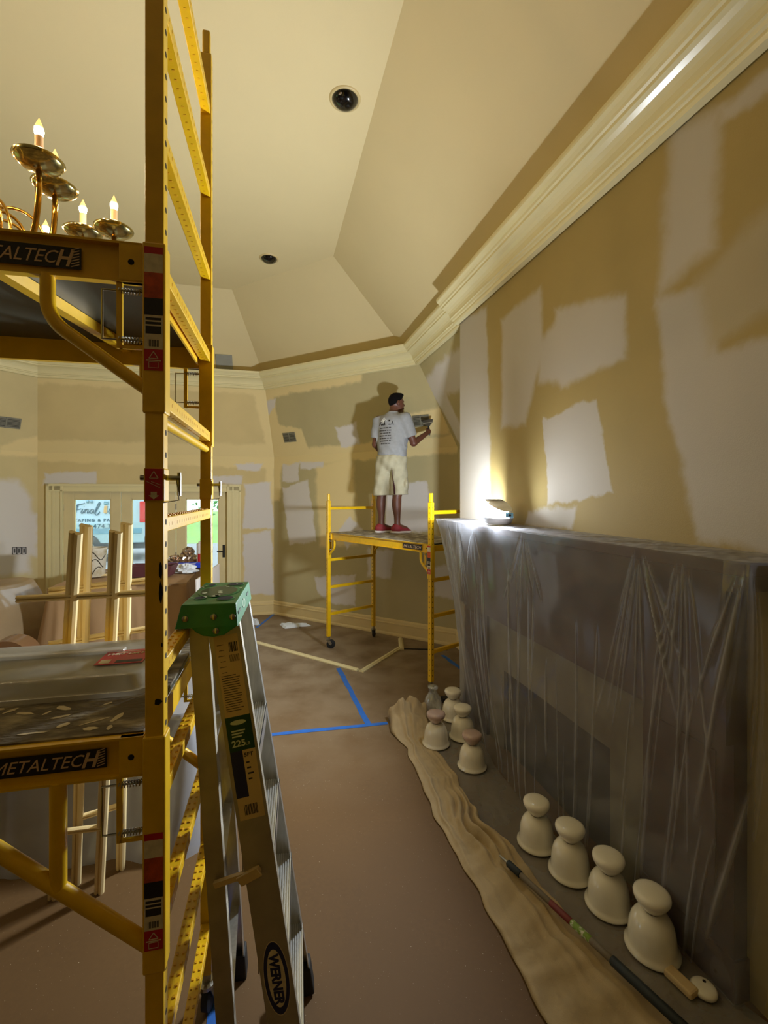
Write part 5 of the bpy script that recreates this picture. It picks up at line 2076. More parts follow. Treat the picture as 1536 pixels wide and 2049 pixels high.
# ================================================================== COVERED FURNITURE
def drape_box(name, p0, p1, q0, q1, zt, m_, label, seed, hang=0.0, fold=0.03, flare=0.06, cat='covered furniture', nper=260, nz=40, sag=0.0, rot=None):
    """a sheet thrown over a box: top grid + hanging skirt with folds"""
    per = []
    r = 0.05
    for (x, y) in rrect(p0, p1, q0, q1, r, 5):
        per.append((x, y))
    per.append(per[0])
    s = np.linspace(0, 1, nper, endpoint=False)
    E = path_at(per, s)
    c = np.array([(p0 + p1) / 2, (q0 + q1) / 2])
    t = np.linspace(0, 1, nz)
    out = E - c
    dE = np.roll(E, -1, 0) - np.roll(E, 1, 0)
    nn = np.stack([dE[:, 1], -dE[:, 0]], -1)
    nn /= np.linalg.norm(nn, axis=1, keepdims=True)
    if (nn * out).sum() < 0:
        nn = -nn
    P = np.zeros((nper, nz, 3))
    per_l = 2 * (p1 - p0 + q1 - q0)
    rr_ = np.random.default_rng(seed)
    f = np.zeros((nper, nz))
    for i in range(int(per_l * 7)):
        s0, wd, am, dr = rr_.uniform(0, 1), rr_.uniform(0.004, 0.012) * 6 / per_l, rr_.uniform(0.3, 1) * fold, rr_.normal(0, 0.02)
        ds = (s[:, None] - s0 - dr * t[None] + 0.5) % 1 - 0.5
        f += am * np.exp(-np.abs(ds / (wd * (0.6 + t[None]))) ** 1.6) * rr_.choice([1, -0.6])
    drop = zt - hang
    P[:, :, :2] = E[:, None] + nn[:, None] * ((f * t[None] ** 0.7 + flare * t[None] ** 1.5)[..., None])
    P[:, :, 2] = zt - drop * t[None] + 0.02 * (s[:, None] * 0) + hang * 0
    if hang > 0:
        P[:, :, 2] += (0.05 * fbm(s * per_l * 0.5, s * 0, seed + 1, 2))[:, None] * t[None]
    # round the top edge
    P[:, :, 2] = np.where(t[None] < 0.04, zt - 0.002, P[:, :, 2])
    mb = MB()
    mb.grid(to_world(P), closed_u=True)
    # top
    kk = 10
    Tt = np.zeros((nper, kk, 3))
    for j in range(kk):
        a = j / (kk - 1)
        Tt[:, j, :2] = E * (1 - a) + c * a
        Tt[:, j, 2] = zt + 0.006 * fbm(Tt[:, j, 0] * 2, Tt[:, j, 1] * 2, seed + 5, 3) * min(1, a * 4) - sag * math.sin(a * PI / 2)
    mb.grid(to_world(Tt)[:, ::-1], closed_u=True)
    return tag(mb.build(name, m_, smooth=True), label, cat)


# kraft paper over the far table
drape_box('covered_table', -2.20, -0.86, 5.42, 6.72, 0.97, 'kraft', 'table covered with brown paper in front of the glazed doors', 3, hang=0.30, fold=0.035, flare=0.07)
# table legs and dark space below
tb = thing('dining_table', 'dark wooden table underneath the brown paper cover', 'table')
MB().box((-2.17, 5.46, 0.92), (-0.90, 6.68, 0.955), RM).build('table_top', 'mahogany', tb)
for px, qy in ((-2.1, 5.52), (-0.97, 5.52), (-2.1, 6.6), (-0.97, 6.6)):
    MB().box((px - 0.04, qy - 0.04, 0), (px + 0.04, qy + 0.04, 0.92), RM).build('leg', 'mahogany', tb)
# plastic tote under the table
o = MB().box((-1.75, 5.75, 0.0), (-1.1, 6.3, 0.34), RM).build('storage_tote', 'navy', bevel=0.02)
tag(o, 'dark blue storage tote under the paper covered table', 'tote')

# white board leaning on the end of the paper covered table
a, b = at(352, 1205, 5.0), at(424, 1100, 5.25)
mb = MB()
pb0, pb1 = Vector((-1.99, 5.30, 0)), Vector((-1.93, 6.28, 0))
M = basis(R(-0.70, 5.10, 0), RD(0.10, 0.995), (Vector((0, 0, 1)) + RD(-0.02, 0)).normalized())
mb.box((0, 0, 0), (1.1, 1.06, 0.02), M)
tag(mb.build('white_board', 'white_board', bevel=0.003), 'white board standing against the end of the paper covered table', 'board')

# sofa under brown plastic
sf = thing('covered_sofa', 'sofa under brown plastic film with its rolled arm showing', 'sofa')
NU, NV = 90, 70
P = np.zeros((NU, NV, 3))
uu = np.linspace(0, 1, NU)
vv = np.linspace(0, 1, NV)
pp = -4.9 + 2.36 * uu[:, None] + 0 * vv[None]
qq = 4.05 + 2.05 * vv[None] + 0 * uu[:, None]
hh = 0.62 + 0.22 * np.clip((vv[None] - 0.15) / 0.5, 0, 1) + 0.16 * np.clip((uu[:, None] - 0.35) / 0.5, 0, 1) * np.clip((vv[None] - 0.2) / 0.5, 0, 1)
hh = hh + 0.03 * fbm(pp * 0.8, qq * 0.8, 14, 3)
edge = np.clip(np.minimum(1 - uu[:, None], 1.0) / 0.10, 0, 1) ** 0.5
front = np.clip(vv[None] / 0.10, 0, 1) ** 0.6
hh = hh * (0.25 + 0.75 * edge) * (0.32 + 0.68 * front)
P[..., 0], P[..., 1], P[..., 2] = pp + 0.18 * vv[None], qq, hh
mb = MB()
mb.grid(to_world(P))
mb.build('plastic_cover', 'plastic_brown', sf, smooth=True)
for (pa,) in ((-2.62,), ):
    mb = MB()
    prof = [(0.19 * math.cos(a), 0.19 * math.sin(a) + 0.50) for a in np.linspace(-0.25, PI + 0.25, 20)] + [(-0.16, 0.05), (0.16, 0.05)]
    c = at(8, 1330, 3.92)
    p_, q_ = PQ(c.x, c.y)
    M = basis(R(p_, q_, 0), RD(1, 0), (0, 0, 1), RD(0, -1))
    mb.prism(prof, -0.22, 0.0, M)
    mb.build('rolled_arm', 'brown_film', sf, smooth='auto')
MB().box((-4.6, 4.3, 0.03), (-2.75, 5.2, 0.45), RM).build('sofa_seat', 'brown_film', sf)
MB().box((-4.6, 5.2, 0.03), (-2.75, 5.6, 0.82), RM).build('sofa_back', 'brown_film', sf)

# low table under grey plastic behind the tower
drape_box('covered_bench', -1.95, -0.42, 2.80, 3.75, 0.70, 'plastic_grey', 'low table wrapped in grey plastic film behind the scaffold tower', 8, hang=0.0, fold=0.05, flare=0.10)
lt = thing('low_table', 'dark low table inside the grey plastic wrapping', 'table')
MB().box((-1.9, 2.86, 0.62), (-0.48, 3.69, 0.69), RM).build('table_top', 'mahogany', lt)
for px, qy in ((-1.84, 2.92), (-0.54, 2.92), (-1.84, 3.63), (-0.54, 3.63)):
    MB().box((px - 0.05, qy - 0.05, 0), (px + 0.05, qy + 0.05, 0.62), RM).build('leg', 'mahogany', lt)

# ---- things on the paper covered table
TZ = 0.982


def on_table(u, Y):
    return Vector(((u - CX) / FPX * Y, Y, TZ))


bk = thing('joint_bucket', 'white plaster-smeared bucket standing on the paper covered table', 'bucket', on_table(188, 5.42))
mb = MB()
mb.lathe([(0.105, 0.0), (0.112, 0.01), (0.132, 0.30), (0.138, 0.31), (0.138, 0.335), (0.132, 0.335), (0.126, 0.30), (0.102, 0.02)], 28)
mb.build('pail', 'bucket_white', bk, smooth='auto')
mb = MB()
for k in range(3):
    pts = []
    for i in range(26):
        a = -2.6 + 2.2 * i / 25 + k * 0.2
        z = 0.07 + 0.09 * k + 0.05 * math.sin(i * 0.35 + k * 2)
        rr = 0.113 + 0.020 * z / 0.3 + 0.0035
        pts.append((rr * math.cos(a), rr * math.sin(a), z))
    mb.tube(pts, 0.004, 5)
mb.build('scrawled_marks', 'vent_dark', bk)
mb = MB()
mb.tube([(-0.03, 0.02, 0.26), (-0.07, 0.04, 0.46)], 0.008, 6)
mb.build('stirring_stick', 'white_board', bk)
bl = thing('blue_level', 'long blue plastic tool case lying on the paper covered table', 'tool case', on_table(336, 5.95), math.atan2(SA, CA))
MB().prism(rrect(-0.49, 0.49, -0.05, 0.05, 0.045), 0.0, 0.075).build('case_body', 'blue_plastic', bl, bevel=0.012)
MB().box((-0.30, -0.054, 0.055), (0.34, -0.05, 0.068)).build('edge_strip', 'white_board', bl)
cn = thing('caulk_tube', 'white caulk tube with red label standing upright on the table', 'tube', on_table(400, 6.19))
MB().lathe([(0.042, 0), (0.042, 0.30), (0.036, 0.306), (0.02, 0.312), (0.018, 0.33)], 20).build('tube_body', 'white_board', cn, smooth='auto')
mb = MB()
mb.lathe([(0.0426, 0.02), (0.0426, 0.17)], 20, cap=False)
mb.f = [f for i, f in enumerate(mb.f) if i in (14, 15, 16, 17)]
mb.mi = mb.mi[:len(mb.f)]
mb.build('red_label', 'sticker_red', cn)
tr = thing('paint_tray', 'low cardboard tray holding crumpled foil on the paper covered table', 'tray', on_table(366, 6.2), math.atan2(SA, CA))
MB().prism(rrect(-0.21, 0.17, -0.13, 0.13, 0.02), 0.0, 0.05).build('tray_box', 'kraft', tr)
for k, (x, y, r, h_) in enumerate(((-0.10, 0, 0.10, 0.10), (0.06, 0.02, 0.10, 0.20))):
    P = np.zeros((18, 9, 3))
    for i in range(18):
        for j in range(9):
            a, b_ = 2 * PI * i / 18, PI / 2 * j / 8
            j_ = 1 + 0.25 * math.sin(5 * a + 3 * j + k) + 0.15 * math.sin(11 * a + 5 * j)
            P[i, j] = (x + r * math.cos(a) * math.cos(b_) * j_, y + r * math.sin(a) * math.cos(b_) * j_, 0.05 + h_ * math.sin(b_) * (0.85 + 0.15 * j_))
    mb = MB()
    mb.grid(P, closed_u=True)
    mb.build('crumpled_foil', 'foil', tr)
mx = thing('maroon_basket', 'dark maroon open box on the front edge of the paper covered table', 'box', on_table(306, 5.45), 0.1)
mb = MB()
b0, b1, hh_ = 0.20, 0.25, 0.13
for (xa, ya, xb, yb) in ((-b0, -0.1, b0, -0.1), (b0, -0.1, b0, 0.1), (b0, 0.1, -b0, 0.1), (-b0, 0.1, -b0, -0.1)):
    k_ = b1 / b0
    mb.add([(xa, ya, 0), (xb, yb, 0), (xb * k_, yb * k_, hh_), (xa * k_, ya * k_, hh_)], [(0, 1, 2, 3)])
mb.add([(-b0, -0.1, 0.002), (b0, -0.1, 0.002), (b0, 0.1, 0.002), (-b0, 0.1, 0.002)], [(0, 1, 2, 3)])
mb.build('box_sides', 'maroon', mx, solid=0.006)
cl = on_table(372, 5.70)
mb = MB()
P = np.zeros((16, 8, 3))
for i in range(16):
    for j in range(8):
        a, b_ = 2 * PI * i / 16, PI / 2 * j / 7
        jj = 1 + 0.2 * math.sin(4 * a + 2 * j)
        P[i, j] = (cl.x + 0.14 * math.cos(a) * math.cos(b_) * jj, cl.y + 0.1 * math.sin(a) * math.cos(b_) * jj, TZ + 0.003 + 0.09 * math.sin(b_) * jj)
mb.grid(P, closed_u=True)
tag(mb.build('white_cloth', 'rag_white'), 'crumpled white cloth beside the maroon box on the table', 'cloth')
for i in range(9):
    c = on_table(220 + 5.5 * i + random.uniform(-3, 3), 5.42 + random.uniform(0, 0.35))
    o = MB().box((-0.13, -0.013, 0), (0.13, 0.013, 0.006)).build('shim_stick', 'wood_trim')
    o.location = c + Vector((0, 0, 0.004 + 0.006 * (i % 4)))
    o.rotation_euler = (0, 0, 0.15 + random.uniform(-0.5, 0.5))
    tag(o, 'thin wooden shim in the loose pile beside the maroon box', 'stick', 'wooden shims on the covered table')

# ================================================================== CHANDELIER
CH = Vector((-1.62, 1.76, 0))
ch = thing('chandelier', 'brass chandelier with lit candle bulbs hanging over the scaffold deck', 'chandelier', CH)
ZD = 3.01
mb = MB()
mb.lathe([(0.002, 2.60), (0.018, 2.61), (0.03, 2.64), (0.018, 2.67), (0.05, 2.70), (0.075, 2.75), (0.07, 2.80), (0.03, 2.85), (0.02, 2.90), (0.035, 2.95), (0.035, 2.98),
          (0.018, 3.02), (0.016, 3.20), (0.04, 3.25), (0.05, 3.30), (0.03, 3.36), (0.014, 3.42), (0.01, 3.50)], 24)
mb.build('stem', 'brass', ch, smooth=True)
z = 3.50
i = 0
while z < ZF - 0.06:
    lk = MB()
    pts = []
    for k in range(12):
        a = 2 * PI * k / 12
        x, zz = 0.012 * math.cos(a), 0.022 * math.sin(a)
        pts.append((x, 0, z + 0.02 + zz) if i % 2 == 0 else (0, x, z + 0.02 + zz))
    lk.tube(pts, 0.0028, 6, closed=True)
    lk.build('chain_link', 'brass', ch, smooth=True)
    z += 0.036
    i += 1
MB().lathe([(0.06, ZF - 0.001), (0.062, ZF - 0.01), (0.03, ZF - 0.035), (0.008, ZF - 0.05)], 24).build('ceiling_rose', 'brass', ch, smooth=True)


def bez(p0, p1, p2, p3, n_=16):
    out = []
    for k in range(n_ + 1):
        t_ = k / n_
        out.append(p0 * (1 - t_) ** 3 + p1 * 3 * t_ * (1 - t_) ** 2 + p2 * 3 * t_ * t_ * (1 - t_) + p3 * t_ ** 3)
    return out


def arm(ang, r, zd):
    ca, sa = math.cos(ang), math.sin(ang)

    def pt(rr, z_):
        return Vector((rr * ca, rr * sa, z_))
    mb = MB()
    mb.tube(bez(pt(0.05, 2.76), pt(r * 0.55, 2.60), pt(r * 1.02, 2.66), pt(r, zd)), 0.0095, 8)
    ao = mb.build('arm', 'brass', ch, smooth=True)
    mb = MB()
    mb.tube(bez(pt(0.03, 2.97), pt(r * 0.3, 3.14), pt(r * 0.62, 3.06), pt(r * 0.55, 2.80), 14), 0.006, 6)
    mb.tube(bez(pt(r * 0.55, 2.80), pt(r * 0.5, 2.72), pt(r * 0.36, 2.78), pt(r * 0.42, 2.86), 10), 0.005, 6)
    mb.build('scroll', 'brass', ao, smooth=True)
    T_ = Matrix.Translation(pt(r, zd))
    MB().lathe([(0.008, 0.0), (0.022, 0.004), (0.05, 0.012), (0.068, 0.026), (0.075, 0.036), (0.073, 0.038), (0.064, 0.030), (0.045, 0.018), (0.012, 0.012)], 26, T_).build('drip_dish', 'brass_dish', ao, smooth=True)
    MB().lathe([(0.0125, 0.01), (0.0125, 0.115)], 14, T_).build('candle_sleeve', 'candle_sleeve', ao, smooth='auto')
    MB().lathe([(0.006, 0.112), (0.0125, 0.122), (0.0145, 0.132), (0.0135, 0.142)], 14, T_).build('bulb', 'bulb_core', ao, smooth=True)
    MB().lathe([(0.0135, 0.142), (0.0105, 0.152), (0.006, 0.163), (0.0025, 0.172), (0.0005, 0.177)], 14, T_).build('bulb_tip', 'bulb_glow', ao, smooth=True)


for k in range(8):
    arm(math.radians(-25 + 45 * k), 0.52, ZD)
for k in range(8):
    arm(math.radians(-6 + 45 * k), 0.40, ZD + 0.03)

# ================================================================== OUTSIDE
GZ = -0.03
VZ = 0.22          # the driveway runs on a low bank
mb = MB()
x0, x1, y0, y1 = -30, 26, YQ + 0.15, 60
mb.add([R(x0, y0, GZ), R(x1, y0, GZ), R(x1, y1, GZ), R(x0, y1, GZ)], [(0, 1, 2, 3)])
mb.add([R(-30, -20, GZ), R(D_[0] - 0.1, -20, GZ), R(D_[0] - 0.1, y0, GZ), R(-30, y0, GZ)], [(0, 1, 2, 3)])
struct(mb.build('ground_lawn', 'grass'), 'green lawn outside the glazed doors', 'lawn')
mb = MB()
mb.add([RM @ Vector(v) for x_ in (-26, 16) for v in ((x_, 10.8, GZ + 0.005), (x_, 12.2, VZ), (x_, 17.5, VZ), (x_, 19.5, GZ + 0.005))], [(0, 4, 5, 1), (1, 5, 6, 2), (2, 6, 7, 3)])
struct(mb.build('ground_drive', 'asphalt'), 'grey driveway outside under the van', 'driveway')
# van: side parallel to the door wall, tail to the right
VQ = 13.2
vx_rear = PQ(*(at(303, 1000, 12.6)[:2]))[0]
van = thing('cargo_van', 'pale silver cargo van with painted lettering parked outside the doors', 'van', R(vx_rear, VQ, VZ), math.atan2(SA, CA))
# local x: 0 at the tail, negative to the front; y: 0 near side, positive away
mb = MB()
side = [(0.0, 0.45), (0.02, 1.0), (-0.04, 1.9), (-0.22, 2.42), (-0.5, 2.52), (-3.9, 2.52), (-4.3, 2.40), (-4.95, 1.55), (-5.65, 1.30), (-5.85, 0.95), (-5.85, 0.45)]
k = len(side)
W_ = 1.95
rows = []
for yy, ins in ((0.0, 0.0), (W_, 0.0)):
    rows.append([(x, yy + (0.16 * max(0, (z_ - 1.2) / 1.3) if yy == 0 else -0.16 * max(0, (z_ - 1.2) / 1.3)), z_) for x, z_ in side])
mb.add(rows[0] + rows[1], [tuple(reversed(range(k))), tuple(range(k, 2 * k))] + [(i, (i + 1) % k, k + (i + 1) % k, k + i) for i in range(k)])
mb.build('van_body', 'van_paint', van, bevel=0.05)
MB().box((-5.7, -0.015, 0.72), (-0.1, 0.02, 0.86)).build('side_moulding', 'van_text_light', van, bevel=0.01)
MB().box((-5.75, 0.0, 0.33), (-0.02, W_, 0.48)).build('sill', 'tyre', van)
MB().box((-0.06, 0.0, 0.40), (0.12, W_, 0.66)).build('rear_bumper', 'tyre', van, bevel=0.03)
MB().box((-0.16, -0.012, 1.0), (0.035, 0.14, 1.55)).build('tail_light', 'tail_red', van, bevel=0.02)
MB().box((-4.75, 0.0, 1.5), (-4.0, 0.10, 2.15)).build('cab_window', 'van_glass', van)
MB().add([(-0.32, 0.03, 1.02), (-0.30, 0.03, 1.02), (-0.34, 0.17, 2.35), (-0.36, 0.17, 2.35)], [(0, 1, 2, 3)]).build('door_seam', 'van_text', van)
for wx in (-1.42, -4.85):
    M = Matrix.Translation((wx, 0.02, 0.37)) @ Matrix.Rotation(PI / 2, 4, 'X')
    ar = MB()
    ar.lathe([(0.44, -0.02), (0.44, 0.012)], 36, M)
    ar.build('wheel_arch', 'tyre', van)
    M = Matrix.Translation((wx, 0.10, 0.37)) @ Matrix.Rotation(PI / 2, 4, 'X')
    wo = MB().lathe([(0.24, 0.0), (0.34, 0.02), (0.37, 0.06), (0.37, 0.14), (0.33, 0.17), (0.235, 0.165)], 36, M).build('tyre', 'tyre', van, smooth='auto')
    MB().lathe([(0.235, 0.14), (0.235, 0.17), (0.21, 0.165), (0.10, 0.15), (0.08, 0.175), (0.002, 0.18)], 30, M).build('wheel_rim', 'speaker_grey', wo, smooth='auto')
    hb = MB()
    for i in range(12):
        a = 2 * PI * i / 12
        hb.cyl(M @ Vector((0.165 * math.cos(a), 0.165 * math.sin(a), 0.15)), M @ Vector((0.165 * math.cos(a), 0.165 * math.sin(a), 0.163)), 0.022, 8)
    hb.build('rim_holes', 'hole', wo)


# lettering sits on the (slightly leaning) side; the script face is drawn as strokes
def side_pt(x, z_):
    return Vector((x, 0.16 * max(0, (z_ - 1.2) / 1.3) - 0.012, z_))


def sx_at(u, v):
    """van local x,z of a lettering mark seen at (u, v)"""
    d = ray(u, v)
    n_ = RD(0, 1)
    o_ = Vector((0, 0, CAMH))
    P = o_ + d * ((R(0, VQ + 0.02) - Vector((0, 0, 0))).dot(n_) / d.dot(n_))
    p_, q_ = PQ(P.x, P.y)
    return (p_ - vx_rear, P.z - VZ)


def strokes(name, lst, r, m_):
    mb = MB()
    for st in lst:
        pts = [side_pt(*sx_at(u, v)) for u, v in st]
        # smooth (catmull-rom)
        out = []
        for i in range(len(pts) - 1):
            p0, p1, p2, p3 = pts[max(i - 1, 0)], pts[i], pts[i + 1], pts[min(i + 2, len(pts) - 1)]
            for s_ in range(5):
                t_ = s_ / 5
                out.append(0.5 * ((2 * p1) + (p2 - p0) * t_ + (2 * p0 - 5 * p1 + 4 * p2 - p3) * t_ * t_ + (3 * p1 - p0 - 3 * p2 + p3) * t_ ** 3))
        out.append(pts[-1])
        mb.tube(out, r, 5)
    return mb.build(name, m_, van)


strokes('script_lettering', [
    [(156, 1009), (154, 1017), (151, 1026), (148, 1031)], [(150, 1015), (155, 1010), (162, 1009), (169, 1007)], [(153, 1020), (162, 1018)],   # F
    [(165.6, 1018), (162.8, 1025), (164.5, 1027), (168, 1023)], [(168, 1013.6), (168.4, 1013.2)],                                              # i
    [(170.5, 1018.5), (169, 1027)], [(169.6, 1023), (174, 1018.6), (176.5, 1020.5), (175, 1026), (177, 1026.5), (180, 1023)],                  # n
    [(187.5, 1019.7), (183, 1019.5), (180, 1024.4), (183.5, 1027), (187.5, 1021), (187, 1026.5), (191, 1024)],                                 # a
    [(191, 1024), (197, 1014), (200, 1007), (197.8, 1006), (193, 1016), (190.8, 1027), (194.5, 1030.6), (200, 1024)],                          # l
    [(225, 1017), (220, 1018), (217.5, 1024), (220.5, 1027.5), (225, 1024), (226, 1019)]], 0.011, 'van_text')                                  # o
strokes('brush_handle', [[(212, 1012), (211, 1020), (211, 1027)]], 0.036, 'van_brush')
strokes('brush_head', [[(208, 1005), (216, 1005)], [(208, 1008), (216, 1008)]], 0.026, 'van_text_light')
strokes('small_window_marks', [[(173, 1004), (177, 1004)], [(181, 1004), (185, 1004)]], 0.04, 'van_text_light')
x_, z_ = sx_at(149, 1044)
x2, _ = sx_at(224, 1044)
Mv = basis(side_pt(x_, z_), (1, 0, 0), (0, 0, 1), (0, -1, 0))
text_mesh('van_lettering', 'TAPING & PAINTING', 0.10, 'van_text', van, Mv, space=1.35, sx=1.05, bold=0.003)
x_, z_ = sx_at(158, 1058)
Mv = basis(side_pt(x_, z_), (1, 0, 0), (0, 0, 1), (0, -1, 0))
text_mesh('van_lettering', '914.474.3', 0.165, 'van_text', van, Mv, space=1.12, sx=1.0, bold=0.001)


# trees and hedge behind
def tree(p, q, hgt, rad, label, seed, nl=900):
    e = thing('garden_tree', label, 'tree', R(p, q, GZ), 0, 'trees outside the glazed doors')
    r_ = np.random.default_rng(seed)
    MB().tube([(0, 0, 0), (0.05, 0, hgt * 0.3), (0, 0.05, hgt * 0.6)], [0.16, 0.12, 0.06], 8).build('trunk', 'bark', e)
    mb = MB()
    for i in range(nl):
        d = r_.normal(size=3)
        d /= np.linalg.norm(d)
        rr = rad * r_.uniform(0.55, 1.0) * (1 + 0.25 * math.sin(5 * d[0] + 4 * d[2]))
        c = Vector((d[0] * rr, d[1] * rr, hgt * 0.52 + d[2] * rr * 0.95))
        s_ = r_.uniform(0.10, 0.24)
        a, b_ = Vector(r_.normal(size=3)).normalized(), Vector(r_.normal(size=3)).normalized()
        mb.add([c - a * s_, c - b_ * s_ * 0.5, c + a * s_, c + b_ * s_ * 0.5], [(0, 1, 2, 3)])
    mb.build('foliage', 'leaf', e)


tree(1.0, 24.0, 6.0, 2.6, 'leafy green tree on the lawn nearest the driveway', 1)
tree(5.5, 30.0, 7.5, 3.4, 'broad green tree standing further back on the lawn', 2)
tree(-2.5, 32.0, 7.0, 3.2, 'green tree seen behind the tail of the van', 3)
tree(-9.0, 34.0, 7.0, 3.4, 'green tree hidden mostly behind the van', 4)

# ================================================================== PLASTERER
def surface_nets(F, lo, h):
    """naive surface nets on a scalar grid (negative inside) -> verts, quads"""
    nx, ny, nz = F.shape
    ins = F < 0
    c = np.zeros((nx - 1, ny - 1, nz - 1), np.int8)
    for dx in (0, 1):
        for dy in (0, 1):
            for dz in (0, 1):
                c += ins[dx:nx - 1 + dx, dy:ny - 1 + dy, dz:nz - 1 + dz]
    act = (c > 0) & (c < 8)
    idx = np.full(act.shape, -1, np.int64)
    cells = np.argwhere(act)
    idx[act] = np.arange(len(cells))
    acc = np.zeros((len(cells), 3))
    cnt = np.zeros(len(cells))
    corners = [(dx, dy, dz) for dx in (0, 1) for dy in (0, 1) for dz in (0, 1)]
    for a in corners:
        for b in corners:
            if sum(abs(a[i] - b[i]) for i in range(3)) != 1 or a > b:
                continue
            fa = F[cells[:, 0] + a[0], cells[:, 1] + a[1], cells[:, 2] + a[2]]
            fb = F[cells[:, 0] + b[0], cells[:, 1] + b[1], cells[:, 2] + b[2]]
            m = (fa < 0) != (fb < 0)
            t = np.where(m, fa / np.where(m, fa - fb, 1), 0)
            pt = np.array(a)[None] + t[:, None] * (np.array(b) - np.array(a))[None]
            acc[m] += pt[m]
            cnt[m] += 1
    V = (cells + acc / cnt[:, None]) * h + np.array(lo)[None]
    Q = []
    for ax in range(3):
        sl0 = [slice(None)] * 3
        sl1 = [slice(None)] * 3
        sl0[ax] = slice(0, -1)
        sl1[ax] = slice(1, None)
        A_, B_ = ins[tuple(sl0)], ins[tuple(sl1)]
        E = np.argwhere(A_ != B_)
        o1, o2 = [(1, 2), (2, 0), (0, 1)][ax]
        ok = (E[:, o1] > 0) & (E[:, o2] > 0) & (E[:, o1] < F.shape[o1] - 1) & (E[:, o2] < F.shape[o2] - 1)
        E = E[ok]
        flip = A_[tuple(E.T)]

        def cell(d1, d2):
            e_ = E.copy()
            e_[:, o1] -= d1
            e_[:, o2] -= d2
            return idx[tuple(e_.T)]
        q = np.stack([cell(1, 1), cell(0, 1), cell(0, 0), cell(1, 0)], 1)
        q[~flip] = q[~flip][:, ::-1]
        Q.append(q)
    return V, np.concatenate(Q)


class SDF:
    def __init__(self, lo, hi, h):
        self.lo, self.h = np.array(lo, float), h
        n_ = np.ceil((np.array(hi) - self.lo) / h).astype(int) + 1
        ax = [self.lo[i] + h * np.arange(n_[i]) for i in range(3)]
        self.X, self.Y, self.Z = np.meshgrid(*ax, indexing='ij')
        self.F = np.full(self.X.shape, 1.0)

    def _put(self, d, k):
        if k <= 0:
            self.F = np.minimum(self.F, d)
        else:
            hh = np.clip(0.5 + 0.5 * (self.F - d) / k, 0, 1)
            self.F = self.F * (1 - hh) + d * hh - k * hh * (1 - hh)

    def cone(self, a, b, r0, r1, k=0.02, flat=None):
        """tapered capsule; flat=(axis vector, factor) squashes it"""
        a, b = np.array(a, float), np.array(b, float)
        d = b - a
        px, py, pz = self.X - a[0], self.Y - a[1], self.Z - a[2]
        t = np.clip((px * d[0] + py * d[1] + pz * d[2]) / max(1e-9, d.dot(d)), 0, 1)
        qx, qy, qz = px - t * d[0], py - t * d[1], pz - t * d[2]
        if flat is not None:
            n_ = np.array(flat[0], float)
            n_ /= np.linalg.norm(n_)
            q = qx * n_[0] + qy * n_[1] + qz * n_[2]
            f_ = (1 / flat[1] - 1) * q
            qx, qy, qz = qx + f_ * n_[0], qy + f_ * n_[1], qz + f_ * n_[2]
        self._put(np.sqrt(qx * qx + qy * qy + qz * qz) - (r0 + (r1 - r0) * t), k)

    def ell(self, c, r, k=0.02, axes=None):
        p = np.stack([self.X - c[0], self.Y - c[1], self.Z - c[2]], -1)
        if axes is not None:
            p = p @ np.array(axes, float).T
        q = np.sqrt(((p / np.array(r)) ** 2).sum(-1))
        self._put((q - 1) * min(r), k)

    def cut(self, n_, c):
        """keep the side where (p-c).n < 0"""
        n_ = np.array(n_, float)
        n_ /= np.linalg.norm(n_)
        self.F = np.maximum(self.F, (self.X - c[0]) * n_[0] + (self.Y - c[1]) * n_[1] + (self.Z - c[2]) * n_[2])

    def mesh(self, name, m_, parent, smooth_it=2):
        V, Q = surface_nets(self.F, self.lo, self.h)
        # light laplacian smoothing
        for _ in range(smooth_it):
            s_ = np.zeros_like(V)
            n_ = np.zeros(len(V))
            for i in range(4):
                a, b = Q[:, i], Q[:, (i + 1) % 4]
                np.add.at(s_, a, V[b])
                np.add.at(s_, b, V[a])
                np.add.at(n_, a, 1)
                np.add.at(n_, b, 1)
            V = V * 0.5 + 0.5 * s_ / np.maximum(n_, 1)[:, None]
        me = bpy.data.meshes.new(name)
        me.from_pydata(V.tolist(), [], Q.tolist())
        me.materials.append(MATS[m_])
        me.polygons.foreach_set('use_smooth', [True] * len(me.polygons))
        o = bpy.data.objects.new(name, me)
        COL.objects.link(o)
        o.parent = parent
        return o


man = thing('person', 'person in grey T-shirt, khaki shorts and red shoes plastering from the scaffold', 'person', (0.10, 5.72, 1.464))
# local axes: x = right, y = away from the camera, z up. Chest turned ~30 deg right of straight away.
yaw = math.radians(30)
fw = np.array((math.sin(yaw), math.cos(yaw), 0))          # facing
rt = np.array((math.cos(yaw), -math.sin(yaw), 0))         # his right


def L3(r_, f_, z_, ox=0.0, oy=0.0):
    v = rt * r_ + fw * f_
    return np.array((v[0] + ox, v[1] + oy, z_))


hyaw = math.radians(62)
hf = np.array((math.sin(hyaw), math.cos(hyaw), 0))
hr = np.array((math.cos(hyaw), -math.sin(hyaw), 0))
HC = np.array((0.055, 0.045, 1.615))


def H3(r_, f_, z_):
    return HC + hr * r_ + hf * f_ + np.array((0, 0, z_))


fyaw = math.radians(68)
ff = np.array((math.sin(fyaw), math.cos(fyaw), 0))
# joints
shR, shL = L3(0.185, -0.01, 1.40), L3(-0.185, -0.01, 1.41)
elR, wrR = np.array((0.262, -0.075, 1.105)), np.array((0.425, 0.075, 1.235))
elL, wrL = L3(-0.235, -0.01, 1.105), L3(-0.215, 0.19, 0.965)
hipL, hipR = np.array((-0.095, 0.045, 0.90)), np.array((0.075, -0.035, 0.90))
knL, knR = np.array((-0.125, 0.06, 0.49)), np.array((0.065, -0.02, 0.49))
anL, anR = np.array((-0.135, 0.05, 0.085)), np.array((0.062, -0.035, 0.085))

